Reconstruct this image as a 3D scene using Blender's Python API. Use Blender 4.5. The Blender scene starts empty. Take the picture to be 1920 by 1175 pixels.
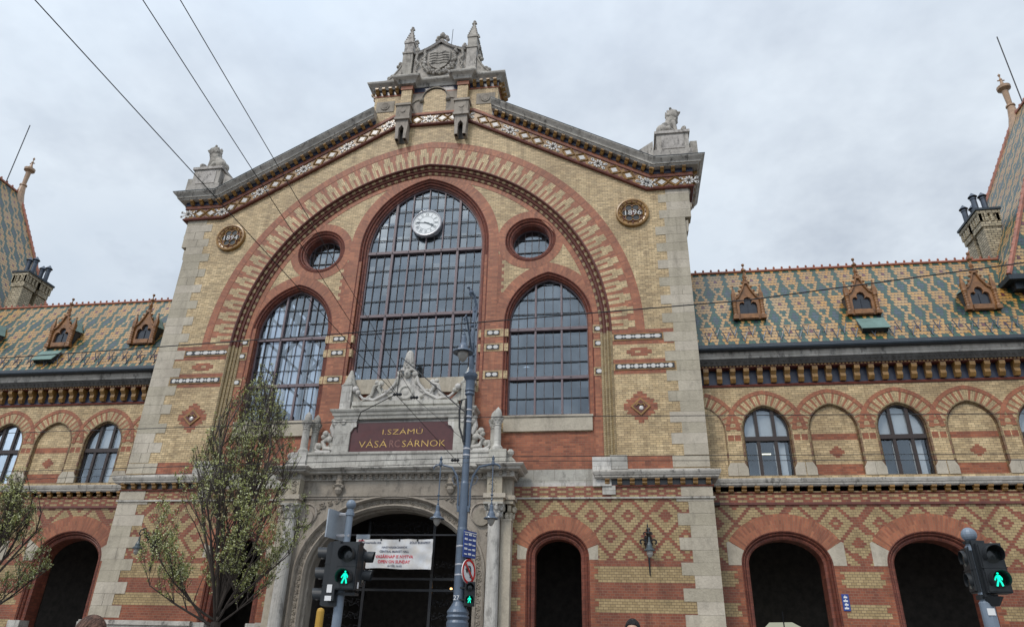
import bpy, bmesh, math, random
from mathutils import Vector, Matrix
from mathutils.geometry import tessellate_polygon
random.seed(7)
scn = bpy.context.scene
col = scn.collection
PI = math.pi
GZ = -1.4          # ground level: the origin is at the photographer's eye height

# ---------------- camera ----------------
cd = bpy.data.cameras.new('camera'); cam = bpy.data.objects.new('camera', cd); col.objects.link(cam)
cd.sensor_width = 36; cd.lens = 1323.4 / 1920 * 36; cd.clip_end = 2000; cd.clip_start = 0.05
_r = Vector((0.9890432, 0.14560507, 0.02434567)); _u = Vector((0.04327993, -0.44365741, 0.8951508)); _f = Vector((-0.14113963, 0.88428913, 0.44509812))
cam.matrix_world = Matrix(((_r.x, _u.x, -_f.x, 7.916), (_r.y, _u.y, -_f.y, -24.745), (_r.z, _u.z, -_f.z, 0), (0, 0, 0, 1)))
scn.camera = cam

# ---------------- exposure ----------------
scn.view_settings.view_transform = 'Standard'; scn.view_settings.look = 'None'
scn.view_settings.gamma = 1; scn.view_settings.exposure = 0.04

# ---------------- sun and sky ----------------
SUN_EL, SUN_AZ = 48, 205     # azimuth clockwise from +Y
sd = bpy.data.lights.new('sun', 'SUN'); sd.energy = 1.5; sd.angle = math.radians(14); sd.color = (1, 0.92, 0.82)
so = bpy.data.objects.new('sun', sd); col.objects.link(so)
_a, _e = math.radians(SUN_AZ), math.radians(SUN_EL)
SUN = Vector((math.sin(_a) * math.cos(_e), math.cos(_a) * math.cos(_e), math.sin(_e)))
so.rotation_euler = SUN.to_track_quat('Z', 'Y').to_euler()
world = bpy.data.worlds.new("World"); scn.world = world; world.use_nodes = True

class NG:
    """small helper to write node trees as expressions"""
    def __init__(s, nt): s.nt = nt; s.n = nt.nodes; s.l = nt.links
    def new(s, t, **k):
        n = s.n.new(t)
        for a, b in k.items(): setattr(n, a, b)
        return n
    def put(s, sock, v):
        if isinstance(v, (int, float)): sock.default_value = v
        elif isinstance(v, (tuple, list)): sock.default_value = (tuple(v) + (1,))[:len(sock.default_value)] if len(v) < len(sock.default_value) else tuple(v)
        else: s.l.new(v, sock)
    def m(s, op, a, b=0, c=None):
        n = s.new('ShaderNodeMath', operation=op); s.put(n.inputs[0], a)
        if len(n.inputs) > 1: s.put(n.inputs[1], b)
        if c is not None: s.put(n.inputs[2], c)
        return n.outputs[0]
    def mix(s, f, a, b, bt='MIX'):
        n = s.new('ShaderNodeMix', data_type='RGBA', blend_type=bt)
        s.put(n.inputs[0], f); s.put(n.inputs[6], a); s.put(n.inputs[7], b); return n.outputs[2]
    def noise(s, vec, scale, detail=3, rough=0.55, lo=0.35, hi=0.65, a=0.0, b=1.0):
        n = s.new('ShaderNodeTexNoise'); s.put(n.inputs['Scale'], scale); n.inputs['Detail'].default_value = detail
        n.inputs['Roughness'].default_value = rough
        if vec is not None: s.l.new(vec, n.inputs['Vector'])
        r = s.new('ShaderNodeMapRange'); s.l.new(n.outputs[0], r.inputs[0])
        for i, v in enumerate((lo, hi, a, b)): r.inputs[i + 1].default_value = v
        return r.outputs[0]
    def comb(s, x, y, z=0):
        n = s.new('ShaderNodeCombineXYZ'); s.put(n.inputs[0], x); s.put(n.inputs[1], y); s.put(n.inputs[2], z); return n.outputs[0]
    def sep(s, v):
        n = s.new('ShaderNodeSeparateXYZ'); s.l.new(v, n.inputs[0]); return n.outputs

wg = NG(world.node_tree)
bg = world.node_tree.nodes['Background']
sky = wg.new('ShaderNodeTexSky', sky_type='NISHITA', sun_disc=False, sun_elevation=_e, sun_rotation=_a, air_density=1.2, dust_density=3.0)
wtc = wg.new('ShaderNodeTexCoord').outputs['Generated']
wx, wy, wz = wg.sep(wtc)
# flatten the dome so clouds stretch towards the horizon
zz = wg.m('ADD', wg.m('MAXIMUM', wz, 0.02), 0.25)
cl = wg.comb(wg.m('DIVIDE', wx, zz), wg.m('DIVIDE', wy, zz), 0.3)
c1 = wg.noise(cl, 0.9, 7, 0.55, 0.36, 0.66)
c2 = wg.noise(cl, 1.9, 6, 0.6, 0.45, 0.68)
ccol = wg.mix(c1, (6.0, 7.0, 8.3), (9.0, 9.8, 10.6))
lowb = wg.new('ShaderNodeMapRange'); wg.l.new(wz, lowb.inputs[0]); lowb.inputs[1].default_value = 0.2; lowb.inputs[2].default_value = 0.65; lowb.inputs[3].default_value = 1.0; lowb.inputs[4].default_value = 0.6
ccol = wg.mix(wg.m('MULTIPLY', c2, lowb.outputs[0]), ccol, (4.55, 5.2, 6.25))
low = wg.new('ShaderNodeMapRange'); wg.l.new(wz, low.inputs[0]); low.inputs[1].default_value = 0.2; low.inputs[2].default_value = 0.75; low.inputs[3].default_value = 1.08; low.inputs[4].default_value = 0.9
ccol = wg.mix(1.0, ccol, wg.comb(low.outputs[0], low.outputs[0], low.outputs[0]), 'MULTIPLY')
# the cloud deck is brighter on the side of the hidden sun (behind the photographer)
vd = wg.new('ShaderNodeVectorMath', operation='DOT_PRODUCT'); wg.l.new(wtc, vd.inputs[0]); vd.inputs[1].default_value = SUN
glow = wg.m('ADD', wg.m('MULTIPLY', wg.m('POWER', wg.m('MAXIMUM', vd.outputs['Value'], 0), 2.0), 0.9), wg.m('ADD', 1.0, wg.m('MULTIPLY', wg.m('POWER', wg.m('MAXIMUM', wz, 0), 4.0), 1.3)))
ccol = wg.mix(1.0, ccol, wg.comb(glow, glow, glow), 'MULTIPLY')
wmix = wg.mix(0.93, sky.outputs[0], ccol)
wg.l.new(wmix, bg.inputs[0]); bg.inputs[1].default_value = 0.086

# ---------------- mesh kit ----------------
class MB:
    def __init__(s): s.v = []; s.f = []; s.uv = {}; s.mi = {}
    def face(s, idx, uv=None, mi=0):
        if uv: s.uv[len(s.f)] = uv
        if mi: s.mi[len(s.f)] = mi
        s.f.append(tuple(idx))
    def add(s, vs, fs, mi=0):
        o = len(s.v); s.v += [tuple(p) for p in vs]
        for f in fs: s.face([o + i for i in f], None, mi)
        return s
    def box(s, x0, x1, y0, y1, z0, z1, mi=0):
        return s.add([(x, y, z) for x in (x0, x1) for y in (y0, y1) for z in (z0, z1)],
                     [(0, 1, 3, 2), (4, 6, 7, 5), (0, 4, 5, 1), (2, 3, 7, 6), (0, 2, 6, 4), (1, 5, 7, 3)], mi)
    def prism(s, poly, y0, y1, mi=0, back=True):
        n = len(poly); o = len(s.v)
        s.v += [(x, y0, z) for x, z in poly] + [(x, y1, z) for x, z in poly]
        tr = tessellate_polygon([[Vector((x, z, 0)) for x, z in poly]])
        for t in tr:
            s.face([o + i for i in t], None, mi)
            if back: s.face([o + n + i for i in t], None, mi)
        for i in range(n): s.face([o + i, o + (i + 1) % n, o + n + (i + 1) % n, o + n + i], None, mi)
        return s
    def wall(s, outer, holes, y0, y1=None, mi=0):
        """front face with holes at y0; hole sides back to y1"""
        loops = [outer] + holes; o = len(s.v)
        for lp in loops: s.v += [(x, y0, z) for x, z in lp]
        for t in tessellate_polygon([[Vector((x, z, 0)) for x, z in lp] for lp in loops]): s.face([o + i for i in t], None, mi)
        if y1 is not None:
            k = o
            for lp in loops:
                b = len(s.v); s.v += [(x, y1, z) for x, z in lp]; n = len(lp)
                for i in range(n): s.face([k + i, k + (i + 1) % n, b + (i + 1) % n, b + i], None, mi)
                k += n
        return s
    def sweep(s, path, prof, closed=False, mi=0, cap=True, u0=0.0):
        """path: (P, up, out) ; prof: (a,b) -> P + a*up + b*out ; uv in metres"""
        n = len(path); m = len(prof); o = len(s.v)
        for P, up, out in path:
            for a, b in prof: s.v.append(tuple(Vector(P) + Vector(up) * a + Vector(out) * b))
        vl = [0]
        for i in range(1, m): vl.append(vl[-1] + math.hypot(prof[i][0] - prof[i-1][0], prof[i][1] - prof[i-1][1]))
        u = u0; rng = n if closed else n - 1
        am = prof[m // 2][0]
        for i in range(rng):
            j = (i + 1) % n
            A = Vector(path[i][0]) + Vector(path[i][1]) * am; B = Vector(path[j][0]) + Vector(path[j][1]) * am
            du = (B - A).length
            for k in range(m - 1):
                s.face([o + i*m + k, o + j*m + k, o + j*m + k + 1, o + i*m + k + 1],
                       [(u, vl[k]), (u + du, vl[k]), (u + du, vl[k+1]), (u, vl[k+1])], mi)
            u += du
        if cap and not closed and m > 2:
            s.face([o + k for k in range(m)], None, mi); s.face([o + (n-1)*m + k for k in range(m)], None, mi)
        return s
    def lathe(s, prof, c=(0, 0, 0), n=16, mi=0, axis='z', a0=0.0, cap=True):
        o = len(s.v); m = len(prof)
        for i in range(n):
            a = a0 + 2*PI*i/n
            for r, h in prof:
                p = (r*math.cos(a), r*math.sin(a), h)
                if axis == 'y': p = (p[0], h, p[1])
                if axis == 'x': p = (h, p[0], p[1])
                s.v.append((c[0]+p[0], c[1]+p[1], c[2]+p[2]))
        for i in range(n):
            j = (i+1) % n
            for k in range(m-1): s.face([o+i*m+k, o+j*m+k, o+j*m+k+1, o+i*m+k+1], None, mi)
        if cap and prof[0][0] > 1e-4: s.face([o+i*m for i in range(n)], None, mi)
        if cap and prof[-1][0] > 1e-4: s.face([o+i*m+m-1 for i in range(n)], None, mi)
        return s
    def tube(s, pts, r, n=6, mi=0, cap=True):
        pts = [Vector(p) for p in pts]; o = len(s.v); N = len(pts)
        rr = r if isinstance(r, (list, tuple)) else [r]*N
        prev = None
        for i, p in enumerate(pts):
            t = (pts[min(i+1, N-1)] - pts[max(i-1, 0)]).normalized()
            a = prev if prev is not None else (Vector((0, 0, 1)) if abs(t.z) < 0.9 else Vector((1, 0, 0)))
            x = (a - t*a.dot(t)); x = x.normalized() if x.length > 1e-6 else t.orthogonal().normalized(); y = t.cross(x); prev = x
            for k in range(n):
                an = 2*PI*k/n; s.v.append(tuple(p + (x*math.cos(an) + y*math.sin(an))*rr[i]))
        for i in range(N-1):
            for k in range(n):
                l = (k+1) % n; s.face([o+i*n+k, o+i*n+l, o+(i+1)*n+l, o+(i+1)*n+k], None, mi)
        if cap: s.face([o+k for k in range(n)], None, mi); s.face([o+(N-1)*n+k for k in range(n)], None, mi)
        return s
    def ball(s, c, r, n=10, m=6, sc=(1, 1, 1), mi=0):
        o = len(s.v)
        for j in range(m+1):
            t = PI*j/m
            for i in range(n):
                a = 2*PI*i/n
                s.v.append((c[0]+r*sc[0]*math.sin(t)*math.cos(a), c[1]+r*sc[1]*math.sin(t)*math.sin(a), c[2]+r*sc[2]*math.cos(t)))
        for j in range(m):
            for i in range(n):
                k = (i+1) % n; s.face([o+j*n+i, o+j*n+k, o+(j+1)*n+k, o+(j+1)*n+i], None, mi)
        return s
    def merge(s, o, f=None):
        b = len(s.v); s.v += [tuple(f(p)) if f else p for p in o.v]
        for i, fc in enumerate(o.f): s.face([b+k for k in fc], o.uv.get(i), o.mi.get(i, 0))
        return s
    def build(s, name, mats, parent=None, smooth=False, loc=None):
        me = bpy.data.meshes.new(name)
        org = Vector(loc) if loc is not None else (parent_loc(parent) if parent else Vector())
        me.from_pydata([tuple(Vector(p) - org) for p in s.v], [], s.f)
        ml = mats if isinstance(mats, (list, tuple)) else [mats]
        for m in ml: me.materials.append(m)
        uvl = me.uv_layers.new(name='UVMap'); dat = [0.0]*(2*len(me.loops)); V = s.v
        for p in me.polygons:
            i = p.index; cu = s.uv.get(i)
            if i in s.mi: p.material_index = s.mi[i]
            if cu:
                for k, li in enumerate(range(p.loop_start, p.loop_start+p.loop_total)): dat[2*li], dat[2*li+1] = cu[k]
            else:
                nx, ny, nz = (abs(c) for c in p.normal)
                for li in range(p.loop_start, p.loop_start+p.loop_total):
                    x, y, z = V[me.loops[li].vertex_index]
                    if ny >= nx and ny >= nz*0.7: a, b = x, z
                    elif nx >= nz*0.7: a, b = y, z
                    else: a, b = x, y
                    dat[2*li], dat[2*li+1] = a, b
        uvl.data.foreach_set('uv', dat)
        if smooth: me.polygons.foreach_set('use_smooth', [True]*len(me.polygons))
        me.update()
        ob = bpy.data.objects.new(name, me); col.objects.link(ob)
        if parent: ob.parent = parent; ob.location = org - parent_loc(parent)
        else: ob.location = org
        return ob

def parent_loc(o):
    v = Vector()
    while o is not None: v += o.location; o = o.parent
    return v
def tag(o, label=None, cat=None, group=None, kind=None):
    if label: o['label'] = label
    if cat: o['category'] = cat
    if group: o['group'] = group
    if kind: o['kind'] = kind
    return o
def thing(name, loc, label, cat, group=None, rz=0):
    o = bpy.data.objects.new(name, None); o.empty_display_size = 0.2; col.objects.link(o)
    o.location = loc; o.rotation_euler = (0, 0, rz); return tag(o, label, cat, group)
def kids(o): return [c for c in bpy.data.objects if c.parent is o]
def dup(o, loc=None, parent=None):
    c = o.copy(); col.objects.link(c)
    if parent is not None: c.parent = parent
    if loc is not None: c.location = loc
    for ch in kids(o): dup(ch, None, c)
    return c
OUT = Vector((0, -1, 0))
def row(name, mats, parent, spots, wd, h, dp):
    """equal consoles under a cornice, each one a piece of its own: spots = (P, along, up, out)"""
    mb = MB(); bracket(mb, Vector(), Vector((1, 0, 0)), Vector((0, 0, 1)), OUT, wd, h, dp); first = None
    for P, ex, ez, out in spots:
        if first is None: o = first = mb.build(name, mats, None)
        else: o = first.copy(); col.objects.link(o)
        m = Matrix((ex, -Vector(out), ez)).transposed()
        if m.determinant() < 0: m = Matrix((-Vector(ex), -Vector(out), ez)).transposed()
        o.parent = parent; o.location = Vector(P) - parent_loc(parent); o.rotation_euler = m.to_euler()
def flat_path(pts, y=0.0, closed=False):
    """pts: (x,z) polyline; up = left normal with mitres"""
    n = len(pts); res = []
    for i, (x, z) in enumerate(pts):
        a = pts[i-1] if (i > 0 or closed) else None; b = pts[(i+1) % n] if (i < n-1 or closed) else None
        ns = []
        if a is not None: d = Vector((x-a[0], z-a[1])).normalized(); ns.append(Vector((-d.y, d.x)))
        if b is not None: d = Vector((b[0]-x, b[1]-z)).normalized(); ns.append(Vector((-d.y, d.x)))
        if len(ns) == 2:
            q = (ns[0]+ns[1]).normalized(); k = max(0.35, q.dot(ns[0])); q = q/k
        else: q = ns[0]
        res.append((Vector((x, y, z)), Vector((q.x, 0, q.y)), OUT))
    return res
def parch(cx, hw, zs, c, off=0.0, n=14, leg=None):
    """pointed arch: the half width hw at spring zs, centres offset c; left to right"""
    R = hw + c + off; th = math.acos(min(1, c/R)); pts = []
    for i in range(n+1): a = th*i/n; pts.append((cx + c - R*math.cos(a), zs + R*math.sin(a)))
    rt = [(2*cx - x, z) for x, z in pts[:-1]][::-1]
    pts = pts + rt
    if leg is not None: pts = [(pts[0][0], leg)] + pts + [(pts[-1][0], leg)]
    return pts
def circ(cx, cz, r, n=40): return [(cx - r*math.cos(2*PI*i/n), cz + r*math.sin(2*PI*i/n)) for i in range(n)]
def arcpath(cx, zs, a, b, n=24, leg=None, th0=0.0):
    pts = [(cx - a*math.cos(th0 + (PI-2*th0)*i/n), zs + b*math.sin(th0 + (PI-2*th0)*i/n)) for i in range(n+1)]
    if leg is not None: pts = [(pts[0][0], leg)] + pts + [(pts[-1][0], leg)]
    return pts
def text(mb, s, x, z, h, y, width=None, mi=0, depth=0.0, align='CENTER', shear=0, sx=1.0, thin=0.0):
    """lettering on a plane facing -Y, centred at x with its base line at z and capital height h"""
    cu = bpy.data.curves.new('lettering', 'FONT'); cu.body = s; cu.size = h/0.7; cu.align_x = align; cu.extrude = depth; cu.resolution_u = 2; cu.offset = thin*h; cu.shear = shear
    ob = bpy.data.objects.new('lettering', cu); col.objects.link(ob)
    dg = bpy.context.evaluated_depsgraph_get(); dg.update(); me = bpy.data.meshes.new_from_object(ob.evaluated_get(dg))
    vs = [v.co.copy() for v in me.vertices]
    if vs and width:
        w = max(v.x for v in vs) - min(v.x for v in vs); k = width/w if w else 1
    else: k = sx
    mb.add([(x + v.x*k, y - v.z, z + v.y) for v in vs], [tuple(p.vertices) for p in me.polygons], mi)
    bpy.data.objects.remove(ob); bpy.data.curves.remove(cu); bpy.data.meshes.remove(me)
    return mb
def remesh(mb, name, mat, parent=None, vox=0.04, disp=0.0, loc=None, dscale=0.2, sm=4):
    """fuse the overlapping solids of mb into one continuous surface"""
    ob = mb.build(name, mat, None)
    bm = bmesh.new(); bm.from_mesh(ob.data); bmesh.ops.remove_doubles(bm, verts=bm.verts, dist=1e-5); bmesh.ops.recalc_face_normals(bm, faces=bm.faces); bm.to_mesh(ob.data); bm.free()
    r = ob.modifiers.new('r', 'REMESH'); r.mode = 'VOXEL'; r.voxel_size = vox
    if sm: s = ob.modifiers.new('s', 'SMOOTH'); s.iterations = sm; s.factor = 0.5
    if disp:
        t = bpy.data.textures.new('relief', 'CLOUDS'); t.noise_scale = dscale; d = ob.modifiers.new('d', 'DISPLACE'); d.texture = t; d.strength = disp; d.texture_coords = 'LOCAL'
    dg = bpy.context.evaluated_depsgraph_get(); dg.update()
    me = bpy.data.meshes.new_from_object(ob.evaluated_get(dg)); me.materials.clear(); me.materials.append(mat)
    me.polygons.foreach_set('use_smooth', [True]*len(me.polygons))
    org = Vector(loc) if loc is not None else (parent_loc(parent) if parent else Vector())
    me.transform(Matrix.Translation(-org)); old = ob.data
    bpy.data.objects.remove(ob); bpy.data.meshes.remove(old)
    o2 = bpy.data.objects.new(name, me); col.objects.link(o2); me.name = name
    if parent: o2.parent = parent; o2.location = org - parent_loc(parent)
    else: o2.location = org
    return o2

# ---------------- materials ----------------
def mat(name):
    m = bpy.data.materials.new(name); m.use_nodes = True; g = NG(m.node_tree); return m, g, m.node_tree.nodes['Principled BSDF']
def tune(p, **k):
    nm = dict(base='Base Color', rough='Roughness', metal='Metallic', spec='Specular IOR Level', ior='IOR', emis='Emission Color', es='Emission Strength', coat='Coat Weight', trans='Transmission Weight')
    for a, v in k.items():
        s = p.inputs[nm[a]]; s.default_value = (tuple(v)+(1,)) if isinstance(v, tuple) and len(v) == 3 else v
def bump(g, p, h, strength=0.4, dist=0.02):
    b = g.new('ShaderNodeBump'); g.put(b.inputs['Height'], h); b.inputs['Strength'].default_value = strength; b.inputs['Distance'].default_value = dist
    g.l.new(b.outputs[0], p.inputs['Normal'])
def uvs(g): return g.new('ShaderNodeUVMap').outputs[0]
def brick_nodes(g, vec, c1, c2, mortar, w, h, ms=0.007):
    b = g.new('ShaderNodeTexBrick'); g.l.new(vec, b.inputs['Vector'])
    g.put(b.inputs['Color1'], c1); g.put(b.inputs['Color2'], c2); g.put(b.inputs['Mortar'], mortar)
    for k, v in (('Scale', 1), ('Mortar Size', ms), ('Mortar Smooth', 0.1), ('Bias', -0.1), ('Brick Width', w), ('Row Height', h)): b.inputs[k].default_value = v
    return b
def weather(g, c, amt=0.3, tint=(0.5, 0.45, 0.4)):
    pos = g.new('ShaderNodeNewGeometry').outputs['Position']; x, y, z = g.sep(pos)
    big = g.noise(pos, 0.45, 5, 0.65, 0.42, 0.66)
    st = g.noise(g.comb(g.m('MULTIPLY', x, 2.2), g.m('MULTIPLY', y, 2.2), g.m('MULTIPLY', z, 0.25)), 1.2, 5, 0.65, 0.46, 0.66)
    f = g.m('MULTIPLY', g.m('MAXIMUM', big, st), amt)
    return g.mix(f, c, g.mix(1.0, c, tint, 'MULTIPLY'))
def brick(name, c1, c2, mortar, w=0.22, h=0.083, radial=False, rough=0.55, amt=0.62, ms=0.006):
    m, g, p = mat(name); u, v, _ = g.sep(uvs(g))
    vec = g.comb(v, u) if radial else g.comb(u, v)
    b = brick_nodes(g, vec, c1, c2, mortar, w, h, ms)
    sp = g.noise(g.comb(g.m('MULTIPLY', g.m('FLOOR', g.m('DIVIDE', v if not radial else u, h)), 1.7), g.m('MULTIPLY', g.m('FLOOR', g.m('DIVIDE', u if not radial else v, w)), 2.3)), 3.1, 1, 0.5, 0.35, 0.65, 0.78, 1.18)
    c = g.mix(1.0, b.outputs[0], g.comb(sp, sp, sp), 'MULTIPLY')
    g.l.new(weather(g, c, amt), p.inputs['Base Color']); tune(p, rough=rough)
    bump(g, p, g.m('SUBTRACT', 1, b.outputs['Fac']), 0.5, 0.012); return m
YEL1, YEL2, YMOR = (0.63, 0.475, 0.265), (0.47, 0.34, 0.175), (0.17, 0.12, 0.07)
RED1, RED2, RMOR = (0.36, 0.112, 0.048), (0.24, 0.066, 0.030), (0.27, 0.16, 0.10)
M = {}
M['yellow'] = brick('yellow_brick', YEL1, YEL2, YMOR)
M['yellow_radial'] = brick('yellow_arch_brick', YEL1, YEL2, YMOR, radial=True)
M['red'] = brick('red_brick', RED1, RED2, RMOR, ms=0.005)
M['red_radial'] = brick('red_arch_brick', (0.41, 0.145, 0.068), (0.28, 0.085, 0.042), RMOR, w=0.25, radial=True, ms=0.005)
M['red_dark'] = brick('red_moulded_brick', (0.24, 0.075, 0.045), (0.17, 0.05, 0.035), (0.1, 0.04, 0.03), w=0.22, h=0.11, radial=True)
M['chimney_brick'] = brick('buff_chimney_brick', (0.56, 0.48, 0.33), (0.40, 0.34, 0.22), (0.09, 0.075, 0.055), w=0.24, h=0.11, ms=0.014)
def moulding_mat():
    m, g, p = mat('striped_moulded_brick'); u, v, _ = g.sep(uvs(g))
    ck = g.m('GREATER_THAN', g.m('FRACT', g.m('DIVIDE', u, 0.33)), 0.5)
    row = g.m('GREATER_THAN', g.m('FRACT', g.m('DIVIDE', v, 0.42)), 0.52)
    f = g.m('MULTIPLY', ck, row)
    pos = g.sep(g.new('ShaderNodeNewGeometry').outputs['Position'])
    low = g.m('LESS_THAN', pos[2], 11.5)
    f = g.m('MAXIMUM', f, g.m('MULTIPLY', low, g.m('SUBTRACT', 1, g.m('MULTIPLY', ck, 0.15))))
    b = brick_nodes(g, g.comb(v, u), (1, 1, 1), (0.7, 0.7, 0.7), (0.3, 0.3, 0.3), 0.2, 0.083)
    c = g.mix(f, (0.17, 0.052, 0.034), (0.42, 0.32, 0.17)); c = g.mix(1.0, c, b.outputs[0], 'MULTIPLY')
    g.l.new(weather(g, c, 0.4), p.inputs['Base Color']); tune(p, rough=0.5); return m
M['moulding'] = moulding_mat()
def diaper(name, x0, z0, px, pz, lo=3.18):
    """courses of red and yellow brick: a lozenge lattice above, broad stripes below"""
    m, g, p = mat(name); u, v, _ = g.sep(uvs(g)); W, H = 0.155, 0.083
    row = g.m('FLOOR', g.m('DIVIDE', v, H)); par = g.m('FLOORED_MODULO', row, 2)
    s = g.m('MULTIPLY', g.m('SUBTRACT', 1, par), 0.5)
    uq = g.m('MULTIPLY', g.m('SUBTRACT', g.m('ADD', g.m('FLOOR', g.m('ADD', g.m('DIVIDE', u, W), s)), 0.5), s), W)
    vq = g.m('MULTIPLY', g.m('ADD', row, 0.5), H)
    a = g.m('DIVIDE', g.m('SUBTRACT', uq, x0), px/2); b = g.m('DIVIDE', g.m('SUBTRACT', vq, z0), pz/2)
    def near0(e, t):   # distance of e/2 from an integer below t
        f = g.m('ABSOLUTE', g.m('SUBTRACT', g.m('FRACT', g.m('ADD', g.m('MULTIPLY', e, 0.5), 0.5)), 0.5)); return g.m('LESS_THAN', f, t)
    L1 = near0(g.m('ADD', a, b), 0.075); L2 = near0(g.m('SUBTRACT', a, b), 0.075)
    def dist_half(e): return g.m('ABSOLUTE', g.m('SUBTRACT', g.m('FRACT', g.m('MULTIPLY', e, 0.5)), 0.5))
    cen = g.m('MAXIMUM', dist_half(g.m('ADD', a, b)), dist_half(g.m('SUBTRACT', a, b)))
    dm = g.m('MULTIPLY', g.m('LESS_THAN', cen, 0.18), g.m('GREATER_THAN', cen, 0.045))
    lat = g.m('MAXIMUM', g.m('MAXIMUM', L1, L2), dm)
    st = g.m('GREATER_THAN', g.m('FRACT', g.m('DIVIDE', g.m('SUBTRACT', vq, 1.55), 0.96)), 0.49)
    zig = g.m('LESS_THAN', g.m('ABSOLUTE', g.m('SUBTRACT', g.m('FRACT', g.m('ADD', g.m('DIVIDE', uq, 0.62), g.m('MULTIPLY', row, 0.5))), 0.5)), 0.27)
    up = g.m('GREATER_THAN', v, lo); top = g.m('GREATER_THAN', v, 5.22)
    fac = g.m('ADD', g.m('MULTIPLY', up, lat), g.m('MULTIPLY', g.m('SUBTRACT', 1, up), st))
    fac = g.m('ADD', g.m('MULTIPLY', g.m('SUBTRACT', 1, top), fac), g.m('MULTIPLY', top, zig))
    vec = g.comb(u, v)
    y = brick_nodes(g, vec, (0.47, 0.345, 0.17), (0.33, 0.235, 0.105), YMOR, W, H); r = brick_nodes(g, vec, (0.29, 0.085, 0.04), (0.19, 0.052, 0.028), RMOR, W, H, 0.006)
    c = g.mix(fac, y.outputs[0], r.outputs[0])
    g.l.new(weather(g, c, 0.6), p.inputs['Base Color']); tune(p, rough=0.55)
    bump(g, p, g.m('SUBTRACT', 1, y.outputs['Fac']), 0.5, 0.012); return m
M['diaper_hall'] = diaper('patterned_brick', 7.53, 4.57, 1.25, 1.30)
M['diaper_wing'] = diaper('patterned_wing_brick', 15.72, 4.53, 1.32, 1.32)
def stone(name, c, c2, rough=0.8, sc=1.5, streak=0.5, tint=(0.35, 0.33, 0.31), bstr=0.25, joints=None, crust=0.0):
    m, g, p = mat(name); pos = g.new('ShaderNodeNewGeometry').outputs['Position']
    n = g.noise(pos, sc, 6, 0.65, 0.3, 0.7); n2 = g.noise(pos, 14, 3, 0.6, 0.35, 0.65)
    x = g.mix(n, c, c2); x = g.mix(g.m('MULTIPLY', n2, 0.2), x, (c[0]*0.55, c[1]*0.55, c[2]*0.55))
    h = n2
    ri = g.new('ShaderNodeNewGeometry').outputs['Random Per Island']; rb_ = g.m('ADD', 0.86, g.m('MULTIPLY', ri, 0.24)); x = g.mix(1.0, x, g.comb(rb_, rb_, g.m('MULTIPLY', rb_, g.m('ADD', 0.95, g.m('MULTIPLY', ri, 0.07)))), 'MULTIPLY')
    if joints:
        u, v, _ = g.sep(uvs(g)); b = brick_nodes(g, g.comb(u, v), (1, 1, 1), (0.88, 0.88, 0.88), (0.62, 0.6, 0.58), joints[0], joints[1], 0.008)
        x = g.mix(1.0, x, b.outputs[0], 'MULTIPLY')
    x = weather(g, x, streak, tint)
    if crust:
        px, py, pz = g.sep(pos); cn = g.noise(g.comb(g.m('MULTIPLY', px, 2.4), g.m('MULTIPLY', py, 2.4), g.m('MULTIPLY', pz, 1.1)), 1.6, 7, 0.72, 0.53, 0.64)
        x = g.mix(g.m('MULTIPLY', cn, crust), x, (0.055, 0.05, 0.046))
    g.l.new(x, p.inputs['Base Color']); tune(p, rough=rough); bump(g, p, h, bstr, 0.02); return m
M['quoin'] = stone('quoin_limestone', (0.55, 0.49, 0.39), (0.42, 0.37, 0.295), streak=0.35, crust=0.22)
M['pale'] = stone('pale_portal_stone', (0.68, 0.655, 0.60), (0.52, 0.50, 0.46), streak=0.7, tint=(0.4, 0.39, 0.38), joints=(0.75, 0.42), crust=0.45)
M['carved'] = stone('carved_portal_stone', (0.66, 0.63, 0.58), (0.48, 0.46, 0.425), streak=0.5, tint=(0.4, 0.39, 0.38), crust=0.5)
M['grey'] = stone('grey_cornice_stone', (0.64, 0.60, 0.54), (0.42, 0.395, 0.355), streak=0.5, crust=0.75)
M['brown_stone'] = stone('brown_portal_stone', (0.42, 0.37, 0.31), (0.30, 0.26, 0.215), streak=0.5, crust=0.45)
M['dark_stone'] = stone('soot_and_shade_stone', (0.13, 0.12, 0.11), (0.07, 0.065, 0.06), streak=0.5)
M['statue'] = stone('weathered_statue_stone', (0.54, 0.50, 0.45), (0.33, 0.305, 0.275), sc=4, streak=0.5, crust=0.7)
def plain(name, c, rough=0.5, metal=0.0, var=0.15, **k):
    m, g, p = mat(name); pos = g.new('ShaderNodeNewGeometry').outputs['Position']
    n = g.noise(pos, 5, 4, 0.6, 0.3, 0.7, 1-var, 1+var)
    g.l.new(g.mix(1.0, c, g.comb(n, n, n), 'MULTIPLY'), p.inputs['Base Color']); tune(p, rough=rough, metal=metal, **k); return m
M['joint'] = plain('stone_joint', (0.25, 0.225, 0.185), 0.9)
M['gold'] = plain('ochre_majolica', (0.27, 0.145, 0.04), 0.3, var=0.35)
M['white_tile'] = plain('white_majolica', (0.58, 0.56, 0.53), 0.25, var=0.12)
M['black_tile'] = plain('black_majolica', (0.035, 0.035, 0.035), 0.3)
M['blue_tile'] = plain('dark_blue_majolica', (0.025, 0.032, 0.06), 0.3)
M['brown_tile'] = plain('brown_majolica', (0.13, 0.035, 0.022), 0.35, var=0.3)
M['terracotta'] = plain('orange_terracotta', (0.23, 0.105, 0.038), 0.35, var=0.4)
M['terracotta_pale'] = plain('pale_terracotta', (0.36, 0.23, 0.14), 0.4, var=0.3)
M['iron'] = plain('black_iron', (0.02, 0.02, 0.022), 0.4, 0.3)
M['gutter'] = plain('dark_sheet_metal', (0.035, 0.045, 0.055), 0.4, 0.4)
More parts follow.
